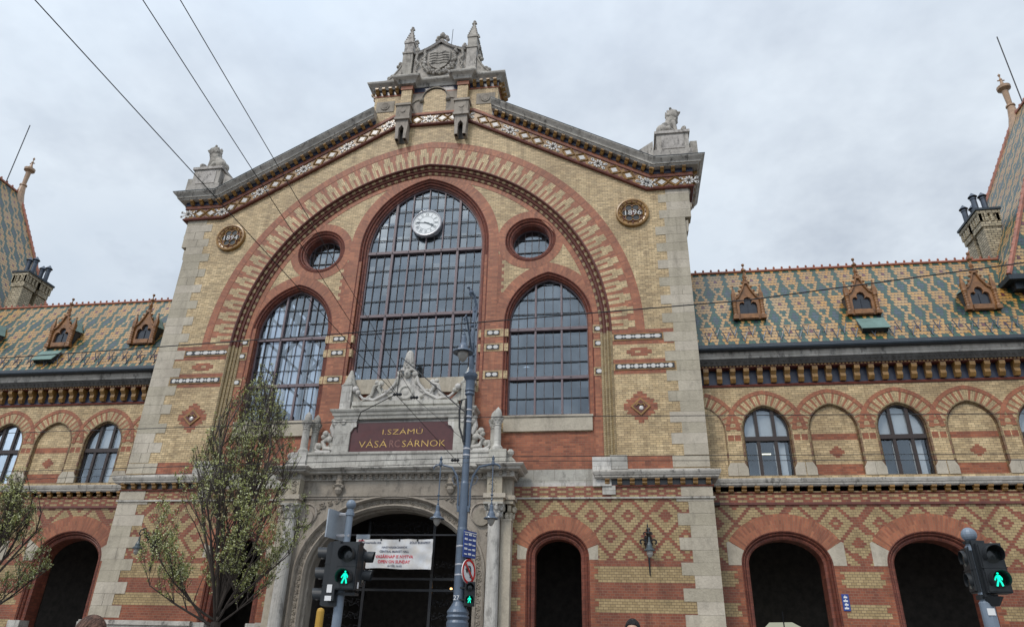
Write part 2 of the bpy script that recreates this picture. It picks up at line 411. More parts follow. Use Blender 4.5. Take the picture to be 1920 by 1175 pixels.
M['copper'] = plain('green_copper', (0.13, 0.21, 0.18), 0.5, 0.2)
M['flue'] = plain('grey_flue_metal', (0.07, 0.085, 0.11), 0.4, 0.5)
M['window_paint'] = plain('mauve_window_paint', (0.155, 0.115, 0.125), 0.5)
M['window_bar'] = plain('dark_glazing_bar', (0.06, 0.045, 0.048), 0.5)
M['sash'] = plain('brown_sash', (0.035, 0.022, 0.018), 0.45)
M['blind'] = plain('pale_blind', (0.62, 0.64, 0.64), 0.8, var=0.05)
M['lamp_blue'] = plain('grey_blue_post_paint', (0.095, 0.125, 0.17), 0.35, 0.15, var=0.12)
M['dark_paint'] = plain('black_signal_plastic', (0.011, 0.014, 0.017), 0.5)
M['clock'] = plain('clock_white', (0.72, 0.75, 0.76), 0.3, var=0.04)
M['clock_rim'] = plain('clock_rim', (0.45, 0.45, 0.47), 0.3, 0.3)
M['clock_ink'] = plain('clock_ink', (0.08, 0.11, 0.13), 0.5)
M['plaque'] = plain('maroon_plaque', (0.085, 0.024, 0.022), 0.28, var=0.15)
M['letter_gold'] = plain('gilt_lettering', (0.72, 0.47, 0.13), 0.3, 0.3, var=0.2)
M['letter_worn'] = plain('worn_lettering', (0.22, 0.10, 0.08), 0.4)
M['white_paint'] = plain('white_paint', (0.75, 0.75, 0.75), 0.4, var=0.03)
M['truss'] = plain('white_truss_paint', (0.7, 0.72, 0.74), 0.5)
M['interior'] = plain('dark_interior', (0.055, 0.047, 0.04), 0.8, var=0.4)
M['interior_floor'] = plain('hall_floor', (0.10, 0.09, 0.08), 0.7)
def glass(name, tint=(0.42, 0.48, 0.55), f0=0.155):
    m, g, p = mat(name); nt = m.node_tree; out = nt.nodes['Material Output']
    pos = g.new('ShaderNodeNewGeometry').outputs['Position']
    tr = g.new('ShaderNodeBsdfTransparent'); g.put(tr.inputs[0], tint)
    gl = g.new('ShaderNodeBsdfGlossy'); gl.inputs['Roughness'].default_value = 0.12
    lw = g.new('ShaderNodeLayerWeight'); lw.inputs[0].default_value = 0.3
    pn = g.noise(pos, 0.7, 3, 0.5, 0.3, 0.7, 0.8, 1.15)
    fac = g.m('MULTIPLY', g.m('ADD', f0, g.m('MULTIPLY', lw.outputs['Fresnel'], 0.5)), pn)
    px_, py_, pz_ = g.sep(pos); wn = g.new('ShaderNodeTexWhiteNoise', noise_dimensions='3D'); g.l.new(g.comb(g.m('FLOOR', g.m('DIVIDE', px_, 0.36)), 0, g.m('FLOOR', g.m('DIVIDE', pz_, 0.73))), wn.inputs['Vector'])
    vs_ = g.new('ShaderNodeVectorMath', operation='MULTIPLY_ADD'); g.l.new(wn.outputs['Color'], vs_.inputs[0]); vs_.inputs[1].default_value = (0.07, 0.0, 0.07); g.l.new(g.new('ShaderNodeNewGeometry').outputs['Normal'], vs_.inputs[2])
    g.l.new(vs_.outputs[0], gl.inputs['Normal'])
    g.put(gl.inputs[0], (0.82, 0.92, 1.0))
    mx = g.new('ShaderNodeMixShader'); g.put(mx.inputs[0], fac); g.l.new(tr.outputs[0], mx.inputs[1]); g.l.new(gl.outputs[0], mx.inputs[2])
    g.l.new(mx.outputs[0], out.inputs['Surface']); return m
M['glass'] = glass('window_glass')
M['glass_small'] = glass('office_glass', (0.75, 0.78, 0.8), 0.12)
def emit(name, c, s):
    m, g, p = mat(name); tune(p, base=(0.02, 0.02, 0.02), emis=c, es=s); return m
M['green_light'] = emit('green_signal', (0.0, 1.0, 0.62), 1.3)
M['warm_light'] = emit('warm_lamp', (1.0, 0.55, 0.2), 4.0)
M['white_light'] = emit('white_lamp', (1.0, 0.95, 0.7), 2.5)
def roof_mat(name, dx=0.0, dv=0.0, per=0.75, pv=1.90):
    m, g, p = mat(name); u, v, _ = g.sep(uvs(g)); W, H = 0.125, 0.19
    row = g.m('FLOOR', g.m('DIVIDE', v, H)); par = g.m('MULTIPLY', g.m('FLOORED_MODULO', row, 2), 0.5)
    cx = g.m('ADD', g.m('DIVIDE', u, W), par); ci = g.m('FLOOR', cx)
    uq = g.m('MULTIPLY', g.m('SUBTRACT', g.m('ADD', ci, 0.5), par), W); vq = g.m('MULTIPLY', g.m('ADD', row, 0.5), H)
    fa = lambda e: g.m('MULTIPLY', g.m('ABSOLUTE', g.m('SUBTRACT', g.m('FRACT', g.m('ADD', e, 0.5)), 0.5)), 2)
    Bv = fa(g.m('DIVIDE', g.m('SUBTRACT', vq, dv), pv)); D = g.m('ADD', fa(g.m('DIVIDE', g.m('SUBTRACT', uq, dx), per)), Bv)
    rnd = g.new('ShaderNodeTexWhiteNoise', noise_dimensions='2D'); g.l.new(g.comb(ci, row), rnd.inputs['Vector']); rv = rnd.outputs[0]
    cream, teal, purple, blue = (0.60, 0.40, 0.23), (0.035, 0.125, 0.105), (0.12, 0.03, 0.035), (0.03, 0.055, 0.07)
    gp = g.new('ShaderNodeNewGeometry').outputs['Position']; pt = g.noise(gp, 0.22, 3, 0.6, 0.4, 0.6); rr_ = g.m('MINIMUM', 1, g.m('ADD', g.m('MULTIPLY', rv, 0.6), g.m('MULTIPLY', pt, 0.5)))
    cream = g.mix(rr_, (0.45, 0.31, 0.15), (0.36, 0.185, 0.035)); teal = g.mix(rr_, (0.022, 0.085, 0.066), (0.014, 0.055, 0.026))
    lt = lambda t: g.m('LESS_THAN', D, t)
    c = g.mix(lt(1.72), blue, teal); c = g.mix(g.m('MULTIPLY', lt(1.2), g.m('GREATER_THAN', Bv, 0.3)), c, cream); c = g.mix(lt(0.99), c, teal); c = g.mix(lt(0.75), c, cream); c = g.mix(lt(0.15), c, purple)
    fu = g.m('SUBTRACT', g.m('FRACT', cx), 0.5); fv = g.m('FRACT', g.m('DIVIDE', v, H))
    # rounded lower end of each tile: dark joint below the curve
    curve = g.m('MULTIPLY', g.m('MULTIPLY', fu, fu), 1.5)
    joint = g.m('LESS_THAN', fv, g.m('ADD', curve, 0.13))
    c = g.mix(1.0, c, g.comb(*[g.m('ADD', 0.8, g.m('MULTIPLY', rv, 0.5))]*3), 'MULTIPLY')
    c = g.mix(g.m('MULTIPLY', joint, 0.82), c, (0.015, 0.017, 0.02))
    g.l.new(weather(g, c, 0.35), p.inputs['Base Color']); tune(p, rough=0.38, coat=0.12)
    bump(g, p, g.m('ADD', g.m('MULTIPLY', g.m('SUBTRACT', 1, joint), 1.0), g.m('MULTIPLY', fv, -0.5)), 0.5, 0.03); return m
M['roof'] = roof_mat('glazed_roof_tiles', 11.5625, 4.655)
def carpet(name, c, c2, sc):
    m, g, p = mat(name); pos = g.new('ShaderNodeNewGeometry').outputs['Position']
    g.l.new(g.mix(g.noise(pos, sc, 6, 0.7, 0.3, 0.7), c, c2), p.inputs['Base Color']); tune(p, rough=0.85); bump(g, p, g.noise(pos, 60, 2), 0.4, 0.01); return m
M['asphalt'] = carpet('asphalt', (0.045, 0.045, 0.047), (0.065, 0.064, 0.063), 2)
M['paving'] = stone('paving', (0.26, 0.25, 0.24), (0.2, 0.19, 0.18), joints=(0.5, 0.5))
M['bark'] = plain('bark', (0.05, 0.038, 0.03), 0.85, var=0.3)

# ================= the setting =================
g_ = MB(); g_.box(-600, 600, -600, 600, GZ-1, GZ-0.15); tag(g_.build('ground', M['asphalt']), kind='structure')
p_ = MB(); p_.box(-45, 45, -9.5, 34, GZ-0.15, GZ); tag(p_.build('pavement', M['paving']), kind='structure')
p_ = MB(); p_.box(-45, 45, -27, -13.6, GZ-0.15, GZ+0.0); tag(p_.build('pavement', M['paving']), kind='structure')

# ================= the market hall =================
hall = thing('market_hall', (0, 0, GZ), 'brick market hall with a great pointed gable, three tall arched windows and patterned tile roofs', 'building')
T, G = 0.25, 0.62
PIECES = {'blind_arch_panels': 'blind_arch_panel', 'red_brick_inlays': 'red_brick_inlay', 'blind_arch_stripes': 'blind_arch_stripe', 'wing_springer_stones': 'wing_springer_stone',
          'yellow_stripes': 'yellow_stripe', 'springer_stone': 'springer_stone', 'brick_jamb': 'brick_jamb', 'jamb_base_stone': 'jamb_base_stone', 'pier_stripes': 'pier_stripe',
          'stone_plinth': 'stone_plinth', 'brick_piers': 'brick_pier', 'attic_pilasters': 'attic_pilaster', 'attic_red_course': 'attic_red_course', 'red_voussoirs': None,
          'corner_corbels': 'corner_corbel', 'window_reveals': 'window_reveal', 'stone_plinth_course': 'stone_plinth_course', 'attic_stonework': 'attic_stone', 'ornamental_cornice_band': None}
def part(mb, name, mats, parent=None, **k):
    nm = PIECES.get(name)
    if not nm: return mb.build(name, mats, parent or hall, **k)
    # pieces that do not touch become parts of their own
    par = list(range(len(mb.v)))
    def find(i):
        while par[i] != i: par[i] = par[par[i]]; i = par[i]
        return i
    for f in mb.f:
        a = find(f[0])
        for i in f[1:]: par[find(i)] = a
    comp = {}
    for k_, f in enumerate(mb.f): comp.setdefault(find(f[0]), []).append(k_)
    cl = []
    for fs in comp.values():
        vs = [mb.v[i] for k_ in fs for i in mb.f[k_]]; lo = [min(p[a] for p in vs)-0.02 for a in range(3)]; hi = [max(p[a] for p in vs)+0.02 for a in range(3)]; fs = list(fs)
        while True:
            hit = [q for q in cl if all(q[0][a] <= hi[a] and q[1][a] >= lo[a] for a in range(3))]
            if not hit: break
            for q in hit: cl.remove(q); lo = [min(lo[a], q[0][a]) for a in range(3)]; hi = [max(hi[a], q[1][a]) for a in range(3)]; fs += q[2]
        cl.append((lo, hi, fs))
    o = None
    for lo, hi, fs in cl:
        n = MB(); mp = {}
        for k_ in fs:
            idx = []
            for i in mb.f[k_]:
                if i not in mp: mp[i] = len(n.v); n.v.append(mb.v[i])
                idx.append(mp[i])
            n.face(idx, mb.uv.get(k_), mb.mi.get(k_, 0))
        o = n.build(nm, mats, parent or hall, **k)
    return o

BIG = dict(cx=0, hw=8.75-0.9, zs=11.5, c=0.9)      # inner edge of the striped voussoirs
CEN = dict(cx=0, hw=2.83, zs=16.0, c=0.81)
SID = dict(hw=1.74, zs=12.2, c=0.52)
SX = 5.37
OCX, OCZ, OCR = 4.62, 16.03, 1.05

# --- gable wall
ain = parch(**BIG, n=30, leg=5.62)
outer = [(-11, 5.62), (-11, 18.8), (-9.6, 18.9), (-2.9, 22.8), (-2.9, 24.4), (2.9, 24.4), (2.9, 22.8), (9.6, 18.9), (11, 18.8), (11, 5.62)] + ain[::-1]
w = MB(); w.wall(outer, [], 0.0, 0.5); part(w, 'gable_wall', M['yellow'])
# --- tympanum inside the great arch
tin = parch(0, 8.75-0.9, 11.5, 0.9, -0.46, n=30, leg=5.2)
c_open = parch(**CEN, leg=9.75); s_open = [parch(s*SX, **SID, leg=8.3) for s in (-1, 1)]
ocs = [circ(s*OCX, OCZ, OCR) for s in (-1, 1)]
w = MB(); w.wall(tin, [c_open[::-1]] + [q[::-1] for q in s_open] + [q[::-1] for q in ocs], T, G+0.25); part(w, 'tympanum_wall', M['yellow'])
# --- the great arch: red ring, stepped yellow voussoirs
w = MB()
w.sweep(flat_path(parch(**BIG, n=60), -0.001), [(0, 0), (0.4, 0.0), (0.94, 0.0)], cap=False)
w.sweep(flat_path(parch(**BIG, off=0.94, n=60), -0.004), [(0, 0), (0.0, 0.006), (0.31, 0.006), (0.31, 0)], cap=False)
ring = part(w, 'arch_ring', M['red_radial'])
w = MB(); nU = 24; thm = math.acos(0.9/9.15)
def polar(side, th, r, y=-0.007):
    x = -0.9 + r*math.cos(th); z = 11.5 + r*math.sin(th); return (side*x, y, z)
def patch(mb, side, th, a0, a1, r0, r1, y=-0.007):
    o = len(mb.v); R0 = 8.75
    ps = [(a0, r0), (a1, r0), (a1, r1), (a0, r1)]
    mb.v += [polar(side, th + a/(R0+0.45), R0+r, y) for a, r in ps]
    mb.face([o, o+1, o+2, o+3], [(th*9.2+a, r) for a, r in ps])
for sd_ in (-1, 1):
    for i in range(nU):
        th = thm*(i+0.5)/nU; hd = random.uniform(-0.03, 0.03)
        a = 0.21
        patch(w, sd_, th, -a, -0.055, 0.0, 0.64+hd); patch(w, sd_, th, 0.055, a, 0.0, 0.64-hd)
        patch(w, sd_, th, -0.055, 0.055, 0.46, 0.90); patch(w, sd_, th, -0.14, -0.055, 0.64+hd, 0.90); patch(w, sd_, th, 0.055, 0.14, 0.64-hd, 0.90)
part(w, 'stepped_voussoirs', M['yellow_radial'])
# --- stepped mouldings of the great arch
prof = [(0.02, -0.012), (0.0, 0.03), (-0.05, 0.05), (-0.09, 0.0), (-0.09, -0.07), (-0.15, -0.04), (-0.20, -0.07), (-0.20, -0.13), (-0.27, -0.10), (-0.32, -0.13), (-0.32, -0.19), (-0.38, -0.16), (-0.44, -0.19), (-0.46, -T-0.01)]
w = MB(); w.sweep(flat_path(parch(**BIG, n=40, leg=6.62), 0.0), prof, cap=False); part(w, 'arch_moulding', M['moulding'])

# --- red brick rings, piers and reveals inside the arch
w = MB()
w.sweep(flat_path(parch(**CEN, n=24, leg=6.6), T-0.012), [(0, -0.02), (0, 0), (0.46, 0), (0.46, -0.02)], cap=False)
for s in (-1, 1):
    w.sweep(flat_path(parch(s*SX, **SID, n=20, leg=6.6), T-0.006), [(0, -0.02), (0, 0), (0.45, 0), (0.45, -0.02)], cap=False)
    w.sweep(flat_path(circ(s*OCX, OCZ, OCR), T-0.009, closed=True), [(0, -0.02), (0, 0), (0.36, 0), (0.36, -0.02)], closed=True)
w.sweep(flat_path(parch(**BIG, off=-0.46, n=40), T-0.015), [(-0.20, -0.02), (-0.20, 0), (0.03, 0)], cap=False)
part(w, 'window_rings', M['red_radial'])
w = MB()
for s in (-1, 1):
    # pier between the lights, with toothed sides
    z = 6.6; pts = []
    k = 0; L = []; Rr = []
    while z < 15.35:
        e = 0.10 if k % 2 else 0.0
        Rr += [(3.45+e, z), (3.45+e, z+0.166)]; z += 0.166; k += 1
    poly = [(2.7, 6.6)] + Rr + [(2.7, z)]
    w.prism([(s*x, zz_) for x, zz_ in poly], T-0.003, T+0.1, back=False)
    w.box(min(s*6.95, s*7.5), max(s*6.95, s*7.5), T-0.003, T+0.1, 6.6, 12.4)
    w.box(min(s*3.6, s*7.2), max(s*3.6, s*7.2), T-0.004, T+0.1, 6.28, 7.66)
w.box(-2.9, 2.9, T-0.004, T+0.1, 6.28, 9.3)
part(w, 'brick_piers', M['red'])
def reveal(pts, depth, wd=0.28, closed=False):
    pr = [(0.03, -0.0), (0.0, 0.02), (-0.03, -0.02), (-0.03, -0.06), (-0.08, -0.03), (-0.12, -0.06), (-0.12, -0.13), (-0.17, -0.10), (-0.22, -0.13), (-0.22, -0.2), (-wd, -0.22), (-wd, -depth)]
    return flat_path(pts, T-0.012, closed), pr
w = MB(); pa, pr = reveal(parch(**CEN, n=24, leg=9.75), G-T+0.12, 0.30); w.sweep(pa, pr, cap=False)
for s in (-1, 1):
    pa, pr = reveal(parch(s*SX, **SID, n=18, leg=8.25), G-T+0.12, 0.19); pr = [(max(a, -0.19) , b) for a, b in pr]; w.sweep(pa, pr, cap=False)
    pa, pr = reveal(circ(s*OCX, OCZ, OCR), 0.7, 0.26, True); w.sweep(pa, pr, closed=True)
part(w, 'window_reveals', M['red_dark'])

# --- yellow stripes and tile plaques on piers and legs
w = MB(); pl = []
for z in (11.75, 11.13, 9.98):
    for s in (-1, 1):
        for a, b in ((2.83, 3.62), (7.1, 7.44)):
            w.box(min(s*a, s*b), max(s*a, s*b), T-0.022, T+0.02, z-0.17, z+0.17)
        for a, b in ((2.60, 2.84), (3.6, 3.8)): w.box(min(s*a, s*b), max(s*a, s*b), T-0.002, T+0.2, z-0.16, z+0.16)
        pl.append((s*3.2, z, 0.50)); pl.append((s*7.32, z, 0.27))
part(w, 'yellow_stripes', M['yellow'])
def lozenge(mb, x, z, a, b, y, mi=0): mb.prism([(x-a, z), (x, z+b), (x+a, z), (x, z-b)], y, y+0.02, mi, back=False)
def hexa(mb, x, z, a, b, y, mi=0): mb.prism([(x-a, z), (x-a*0.45, z+b), (x+a*0.45, z+b), (x+a, z), (x+a*0.45, z-b), (x-a*0.45, z-b)], y, y+0.02, mi, back=False)
for x, z, wd in pl:
    y = T-0.045
    q = MB(); q.box(x-wd/2, x+wd/2, y, T, z-0.1, z+0.1, 0); q.box(x-wd/2-0.02, x+wd/2+0.02, y+0.01, T, z-0.125, z+0.125, 2)
    if wd > 0.4:
        for t in (-0.12, 0.12): hexa(q, x+t, z, 0.11, 0.07, y-0.006, 1)
    else: hexa(q, x, z, 0.115, 0.075, y-0.006, 1)
    part(q, 'tile_plaque', [M['black_tile'], M['white_tile'], M['gold']])

# --- bands, panels and lozenges on the side fields
for s in (-1, 1):
    q = MB(); X = lambda a: s*a
    def rb(a, b, z0, z1, y=-0.004): q.box(min(X(a), X(b)), max(X(a), X(b)), y, 0.02, z0, z1)
    rb(7.86, 10.15, 11.39, 11.55); rb(7.86, 10.14, 10.93, 11.09); rb(7.86, 9.78, 10.17, 10.33); rb(7.86, 9.77, 9.74, 9.90)
    rb(8.37, 9.3, 10.55, 10.70, -0.005); rb(8.52, 9.15, 10.46, 10.79, -0.006)
    for k, (hw, z0, z1) in enumerate([(0.10, 7.85, 9.06), (0.24, 7.98, 8.95), (0.34, 8.12, 8.82), (0.45, 8.24, 8.7), (0.60, 8.34, 8.60)]): rb(8.77-hw, 8.77+hw, z0, z1, -0.004-0.001*k)
    for t in (0.42, -0.42):
        for dz in (0.2, -0.2): rb(8.77+t-0.08, 8.77+t+0.08, 8.47+dz*1.2-0.04, 8.47+dz*1.2+0.04, -0.010)
    rb(8.21, 9.76, 6.2, 6.67)
    part(q, 'red_brick_inlays', M['red'])
    q = MB(); rbm = lambda a, b, z0, z1, y, mi: q.box(min(X(a), X(b)), max(X(a), X(b)), y, 0.02, z0, z1, mi)
    rbm(8.68, 8.88, 10.58, 10.67, -0.008, 0); part(q, 'inlay_centre', M['yellow'])
    for nm, z, a0, a1, n, rd in (('tile_band', 11.24, 7.9, 9.75, 5, False), ('tile_band', 10.03, 7.9, 10.12, 7, True)):
        q = MB(); rbm = lambda a, b, z0, z1, y, mi: q.box(min(X(a), X(b)), max(X(a), X(b)), y, 0.02, z0, z1, mi)
        rbm(a0, a1, z-0.135, z+0.135, -0.03, 2); rbm(a0+0.03, a1-0.03, z-0.1, z+0.1, -0.036, 0)
        for i in range(n):
            x = X(a0+0.03+(a1-a0-0.06)*(i+0.5)/n); dx = (a1-a0-0.06)/n
            if rd: q.prism(circ(x, z, 0.085, 12)[::-1], -0.045, -0.03, 1, back=False)
            else: hexa(q, x, z, 0.14, 0.07, -0.045, 1)
            if i < n-1 or rd: lozenge(q, x+dx/2*(1 if i < n-1 else 0) if not rd else x+s*dx/2*(1 if i < n-1 else 0), z, 0.07, 0.055, -0.0455, 1)
        part(q, nm, [M['black_tile'], M['white_tile'], M['gold']])
    # diamond majolica with a scroll
    q = MB(); cx, cz = X(8.77), 8.47
    q.prism([(cx-0.36, cz), (cx, cz+0.34), (cx+0.36, cz), (cx, cz-0.34)], -0.05, 0.0, 0, back=False)
    q.prism([(cx-0.27, cz), (cx, cz+0.255), (cx+0.27, cz), (cx, cz-0.255)], -0.055, -0.04, 1, back=False)
    q.tube([(cx-0.16, -0.07, cz+0.02), (cx-0.09, -0.075, cz+0.1), (cx, -0.08, cz+0.05), (cx+0.1, -0.075, cz+0.09), (cx+0.15, -0.07, cz)], 0.03, 6, 0)
    q.ball((cx+0.02, -0.06, cz-0.07), 0.085, 8, 5, (1, 0.5, 1), 2)
    part(q, 'diamond_tile', [M['gold'], M['brown_tile'], M['white_tile']])

# --- quoins (single stones of slightly different faces)
def quoin_stack(s, z0, z1, y, name='quoin', xo=11.0, lo=9.775, hi=10.165, start=0):
    q = MB(); z = z0; k = start; rnd = random.Random(5+s)
    while z < z1-0.05:
        h = min(0.393, z1-z); xi = hi if k % 2 else lo; d = rnd.uniform(0.0, 0.006)
        q.box(min(s*xi, s*xo), max(s*xi, s*xo), y-0.012-d, y+0.5, z+0.004, z+h-0.004)
        if rnd.random() < 0.22:
            xm = rnd.uniform(xi+0.3, xo-0.3); q.box(s*xm-0.006, s*xm+0.006, y-0.0195-d, y, z+0.01, z+h-0.01, 1)
        q.box(min(s*xi, s*xo)+0.01*(s < 0), max(s*xi, s*xo)-0.01*(s > 0), y-0.008, y+0.49, z+h-0.006, z+h+0.006, 1); z += h; k += 1
    return part(q, name, [M['quoin'], M['joint']])
for s in (-1, 1):
    quoin_stack(s, 6.25, 6.67, 0.0, lo=9.75); quoin_stack(s, 6.67, 16.5, 0.0, start=1)
    quoin_stack(s, 16.5, 17.95, 0.0, xo=11.25, lo=9.98, hi=10.3)
    q = MB()
    for zc in (16.95, 17.65, 16.1):
        for i, yy in enumerate((0.25, 1.2, 2.2)):
            q.prism([(s*11.0, zc-0.28), (s*11.0, zc+0.28), (s*(11.32 if zc > 16.5 else 11.12), zc+0.28), (s*(11.32 if zc > 16.5 else 11.12), zc+0.1), (s*11.1, zc-0.2)], yy-0.2, yy+0.2)
    part(q, 'corner_corbels', M['quoin'])
    q = MB(); xx = (min(s*10.6, s*10.995), max(s*10.6, s*10.995)); q.box(*xx, 0.5, 7.0, 5.3, 18.4); q.box(*xx, 7.0, 24, 5.3, 12.3); q.box(*xx, 7.0, 24, 18.1, 18.4); part(q, 'side_wall', M['yellow'])

# --- gable frieze and cornice, carried round both corners
def gable_path(off=0.0):
    pts = [(-11.35, 17.94), (-9.55, 17.94), (-1.74, 22.46), (1.74, 22.46), (9.55, 17.94), (11.35, 17.94)]
    fp = flat_path(pts)
    fp[0] = (fp[0][0], Vector((0, 0, 1)), Vector((-1, -1, 0))); fp[-1] = (fp[-1][0], Vector((0, 0, 1)), Vector((1, -1, 0)))
    return [(Vector((-11.35, 3.0, 17.94)), Vector((0, 0, 1)), Vector((-1, 0, 0)))] + fp + [(Vector((11.35, 3.0, 17.94)), Vector((0, 0, 1)), Vector((1, 0, 0)))]
GP = gable_path()
w = MB(); w.sweep(GP, [(-0.03, 0), (-0.02, 0.13), (0.03, 0.15), (0.07, 0.13), (0.09, 0.05)]); w.sweep(GP, [(0.55, 0.02), (0.56, 0.13), (0.60, 0.14), (0.62, 0.1)])
fr = part(w, 'frieze_border', M['brown_tile'])
w = MB(); w.sweep(GP, [(0.07, 0), (0.07, 0.09), (0.56, 0.09), (0.56, 0)], mi=0)
SEG = [((-11.35, 17.94), (-9.55, 17.94)), ((-9.55, 17.94), (-1.74, 22.46)), ((-1.74, 22.46), (1.74, 22.46)), ((1.74, 22.46), (9.55, 17.94)), ((9.55, 17.94), (11.35, 17.94))]
def frieze_orn(mb, x, z, d, kind):
    ex = Vector((d[0], 0, d[1])); ez = Vector((-d[1], 0, d[0])); o = Vector((x, -0.09, z))
    def P(a, b, y): return tuple(o + ex*a + ez*b + Vector((0, -y, 0)))
    def poly(pts, y, mi):
        k = len(mb.v); mb.v += [P(a, b, y) for a, b in pts] + [P(a, b, 0) for a, b in pts]; n = len(pts)
        mb.face([k+i for i in range(n)], None, mi)
        for i in range(n): mb.face([k+i, k+(i+1) % n, k+n+(i+1) % n, k+n+i], None, mi)
    if kind == 'd':
        poly([(-0.17, 0), (0, 0.13), (0.17, 0), (0, -0.13)], 0.02, 1)
        for sx in (-1, 1):
            for sz in (-1, 1): mb.tube([P(sx*0.31, 0, 0.02), P(0, sz*0.235, 0.02)], 0.026, 4, 0); poly([(sx*0.26, sz*0.02+sz*0.1), (sx*0.30, sz*0.22), (sx*0.12, sz*0.22)], 0.006, 2)
    else:
        for k in range(9):
            a = 2*PI*k/9; poly([(0.06*math.cos(a), 0.06*math.sin(a)), (0.17*math.cos(a+0.26), 0.17*math.sin(a+0.26)), (0.215*math.cos(a), 0.215*math.sin(a)), (0.17*math.cos(a-0.26), 0.17*math.sin(a-0.26))], 0.04, 1)
        mb.ball(P(0, 0, 0.04), 0.055, 6, 4, (1, 0.6, 1), 3)
        for sx in (-1, 1):
            for sz in (-1, 1):
                poly([(sx*0.2, sz*0.03), (sx*0.38, sz*0.06), (sx*0.40, sz*0.15), (sx*0.32, sz*0.18), (sx*0.24, sz*0.13)], 0.025, 1); mb.ball(P(sx*0.33, sz*0.115, 0.03), 0.04, 5, 3, (1, 0.5, 1), 4)
for (ax, az), (bx, bz) in SEG:
    L = math.hypot(bx-ax, bz-az); d = ((bx-ax)/L, (bz-az)/L); mx = 0.315
    unit = 2.1 if L > 5 else 1.8; n = max(1, round(L/unit)); st = L/n
    for i in range(n):
        for frac, kd in (((0.25, 'd'), (0.55, 'd'), (0.9, 'f')) if L > 1.9 else ((0.35, 'd'), (0.66, 'd'), (0.04, 'f'), (0.97, 'f'))):
            t = (i+frac)*st; frieze_orn(w, ax+d[0]*t-d[1]*mx, az+d[1]*t+d[0]*mx, d, kd)
part(w, 'majolica_frieze', [M['gold'], M['white_tile'], M['brown_tile'], M['black_tile'], M['black_tile']])
w = MB(); w.sweep(GP, [(0.60, 0.0), (0.60, 0.12), (0.73, 0.12), (0.73, 0.0)]); part(w, 'red_course', M['red'])
def upper_cut(path):   # the sloping cornice stops at the attic
    res = []; k = 0.0
    for side in (-1, 1):
        seg = [p for p in path if p[0].x*side > 1.8]
        P = Vector((side*2.80, 0, 22.46-(2.80-1.74)*0.5787)); up = Vector((0, 0, 1.1554))
        seg = (seg + [(P, up, OUT)]) if side < 0 else ([(P, up, OUT)] + seg)
        res.append(seg)
    return res
CUT = upper_cut(GP)
gcor = {}
for s, pth in zip((-1, 1), CUT):
    w = MB(); w.sweep(pth, [(0.93, -0.1), (0.93, 0.36), (0.97, 0.40), (1.00, 0.40), (1.01, 0.46), (1.04, 0.46), (1.08, 0.48), (1.2, 0.60), (1.23, 0.62), (1.27, 0.62), (1.27, -0.6)])
    gcor[s] = part(w, 'gable_cornice', M['grey'])
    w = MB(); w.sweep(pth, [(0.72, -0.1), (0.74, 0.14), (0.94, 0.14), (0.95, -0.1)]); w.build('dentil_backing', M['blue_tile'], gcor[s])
    w = MB(); w.sweep(pth, [(1.265, 0.1), (1.265, 0.64), (1.285, 0.64), (1.285, 0.1)]); w.build('cornice_flashing', M['gutter'], gcor[s])
def bracket(mb, o, ex, ez, out, wd, h, dp, mi=0):
    """small console: scroll profile, hanging under a cornice"""
    pr = [(0, h), (dp, h), (dp, h*0.72), (dp*0.55, h*0.5), (dp*0.62, h*0.25), (dp*0.35, 0.0), (0, 0)]
    k = len(mb.v)
    for sx in (-1, 1): mb.v += [tuple(o + ex*(sx*wd/2) + ez*b + out*a) for a, b in pr]
    n = len(pr); mb.face([k+i for i in range(n)], None, mi); mb.face([k+n+i for i in range(n)], None, mi)
    for i in range(n): mb.face([k+i, k+(i+1) % n, k+n+(i+1) % n, k+n+i], None, mi)
for s in (-1, 1):
    sp = []
    for (ax, az), (bx, bz) in SEG:
        if (ax+bx)*s < 0.1: continue
        L = math.hypot(bx-ax, bz-az); d = Vector(((bx-ax)/L, 0, (bz-az)/L)); n_ = Vector((-d.z, 0, d.x)); n = round(L/0.40)
        for i in range(n):
            P = Vector((ax, -0.13, az)) + d*((i+0.5)*L/n) + n_*0.74
            if abs(P.x) > 2.7: sp.append((P, d, n_, OUT))
    for i in range(7): sp.append((Vector((s*11.48, 0.2+i*0.4, 18.68)), Vector((0, 1, 0)), Vector((0, 0, 1)), Vector((s, 0, 0))))
    row('bracket', M['gold'], gcor[s], sp, 0.15, 0.19, 0.24)
# roof behind the gable
w = MB()
for s in (-1, 1):
    a, b = (s*10.9, 18.9), (0.0, 25.2)
    k = len(w.v); w.v += [(a[0], 0.5, a[1]), (b[0], 0.5, b[1]-0.7), (b[0], 34, b[1]-0.7), (a[0], 34, a[1])]
    w.face([k, k+1, k+2, k+3], [(0, 0), (0, 13.7), (33, 13.7), (33, 0)])
part(w, 'nave_roof', M['roof'])

# --- lion pedestals
for s in (-1, 1):
    q = MB(); X = lambda a, b: (min(s*a, s*b), max(s*a, s*b))
    q.box(*X(9.95, 11.55), -0.35, 1.1, 19.2, 19.75); q.box(*X(10.1, 11.45), -0.25, 1.0, 19.75, 20.75); q.box(*X(10.03, 11.52), -0.32, 1.07, 20.66, 20.8); q.box(*X(10.2, 11.35), -0.2, 0.95, 20.8, 20.9)
    q.prism([(s*8.9, 19.4), (s*9.3, 20.0), (s*9.95, 20.45), (s*9.95, 19.2), (s*8.9, 19.2)], -0.1, 0.8); q.box(*X(11.5, 11.8), -0.1, 0.8, 19.2, 20.3)
    q.box(*X(10.3, 11.25), -0.28, -0.2, 19.85, 20.55)
    part(q, 'lion_pedestal', M['statue'])

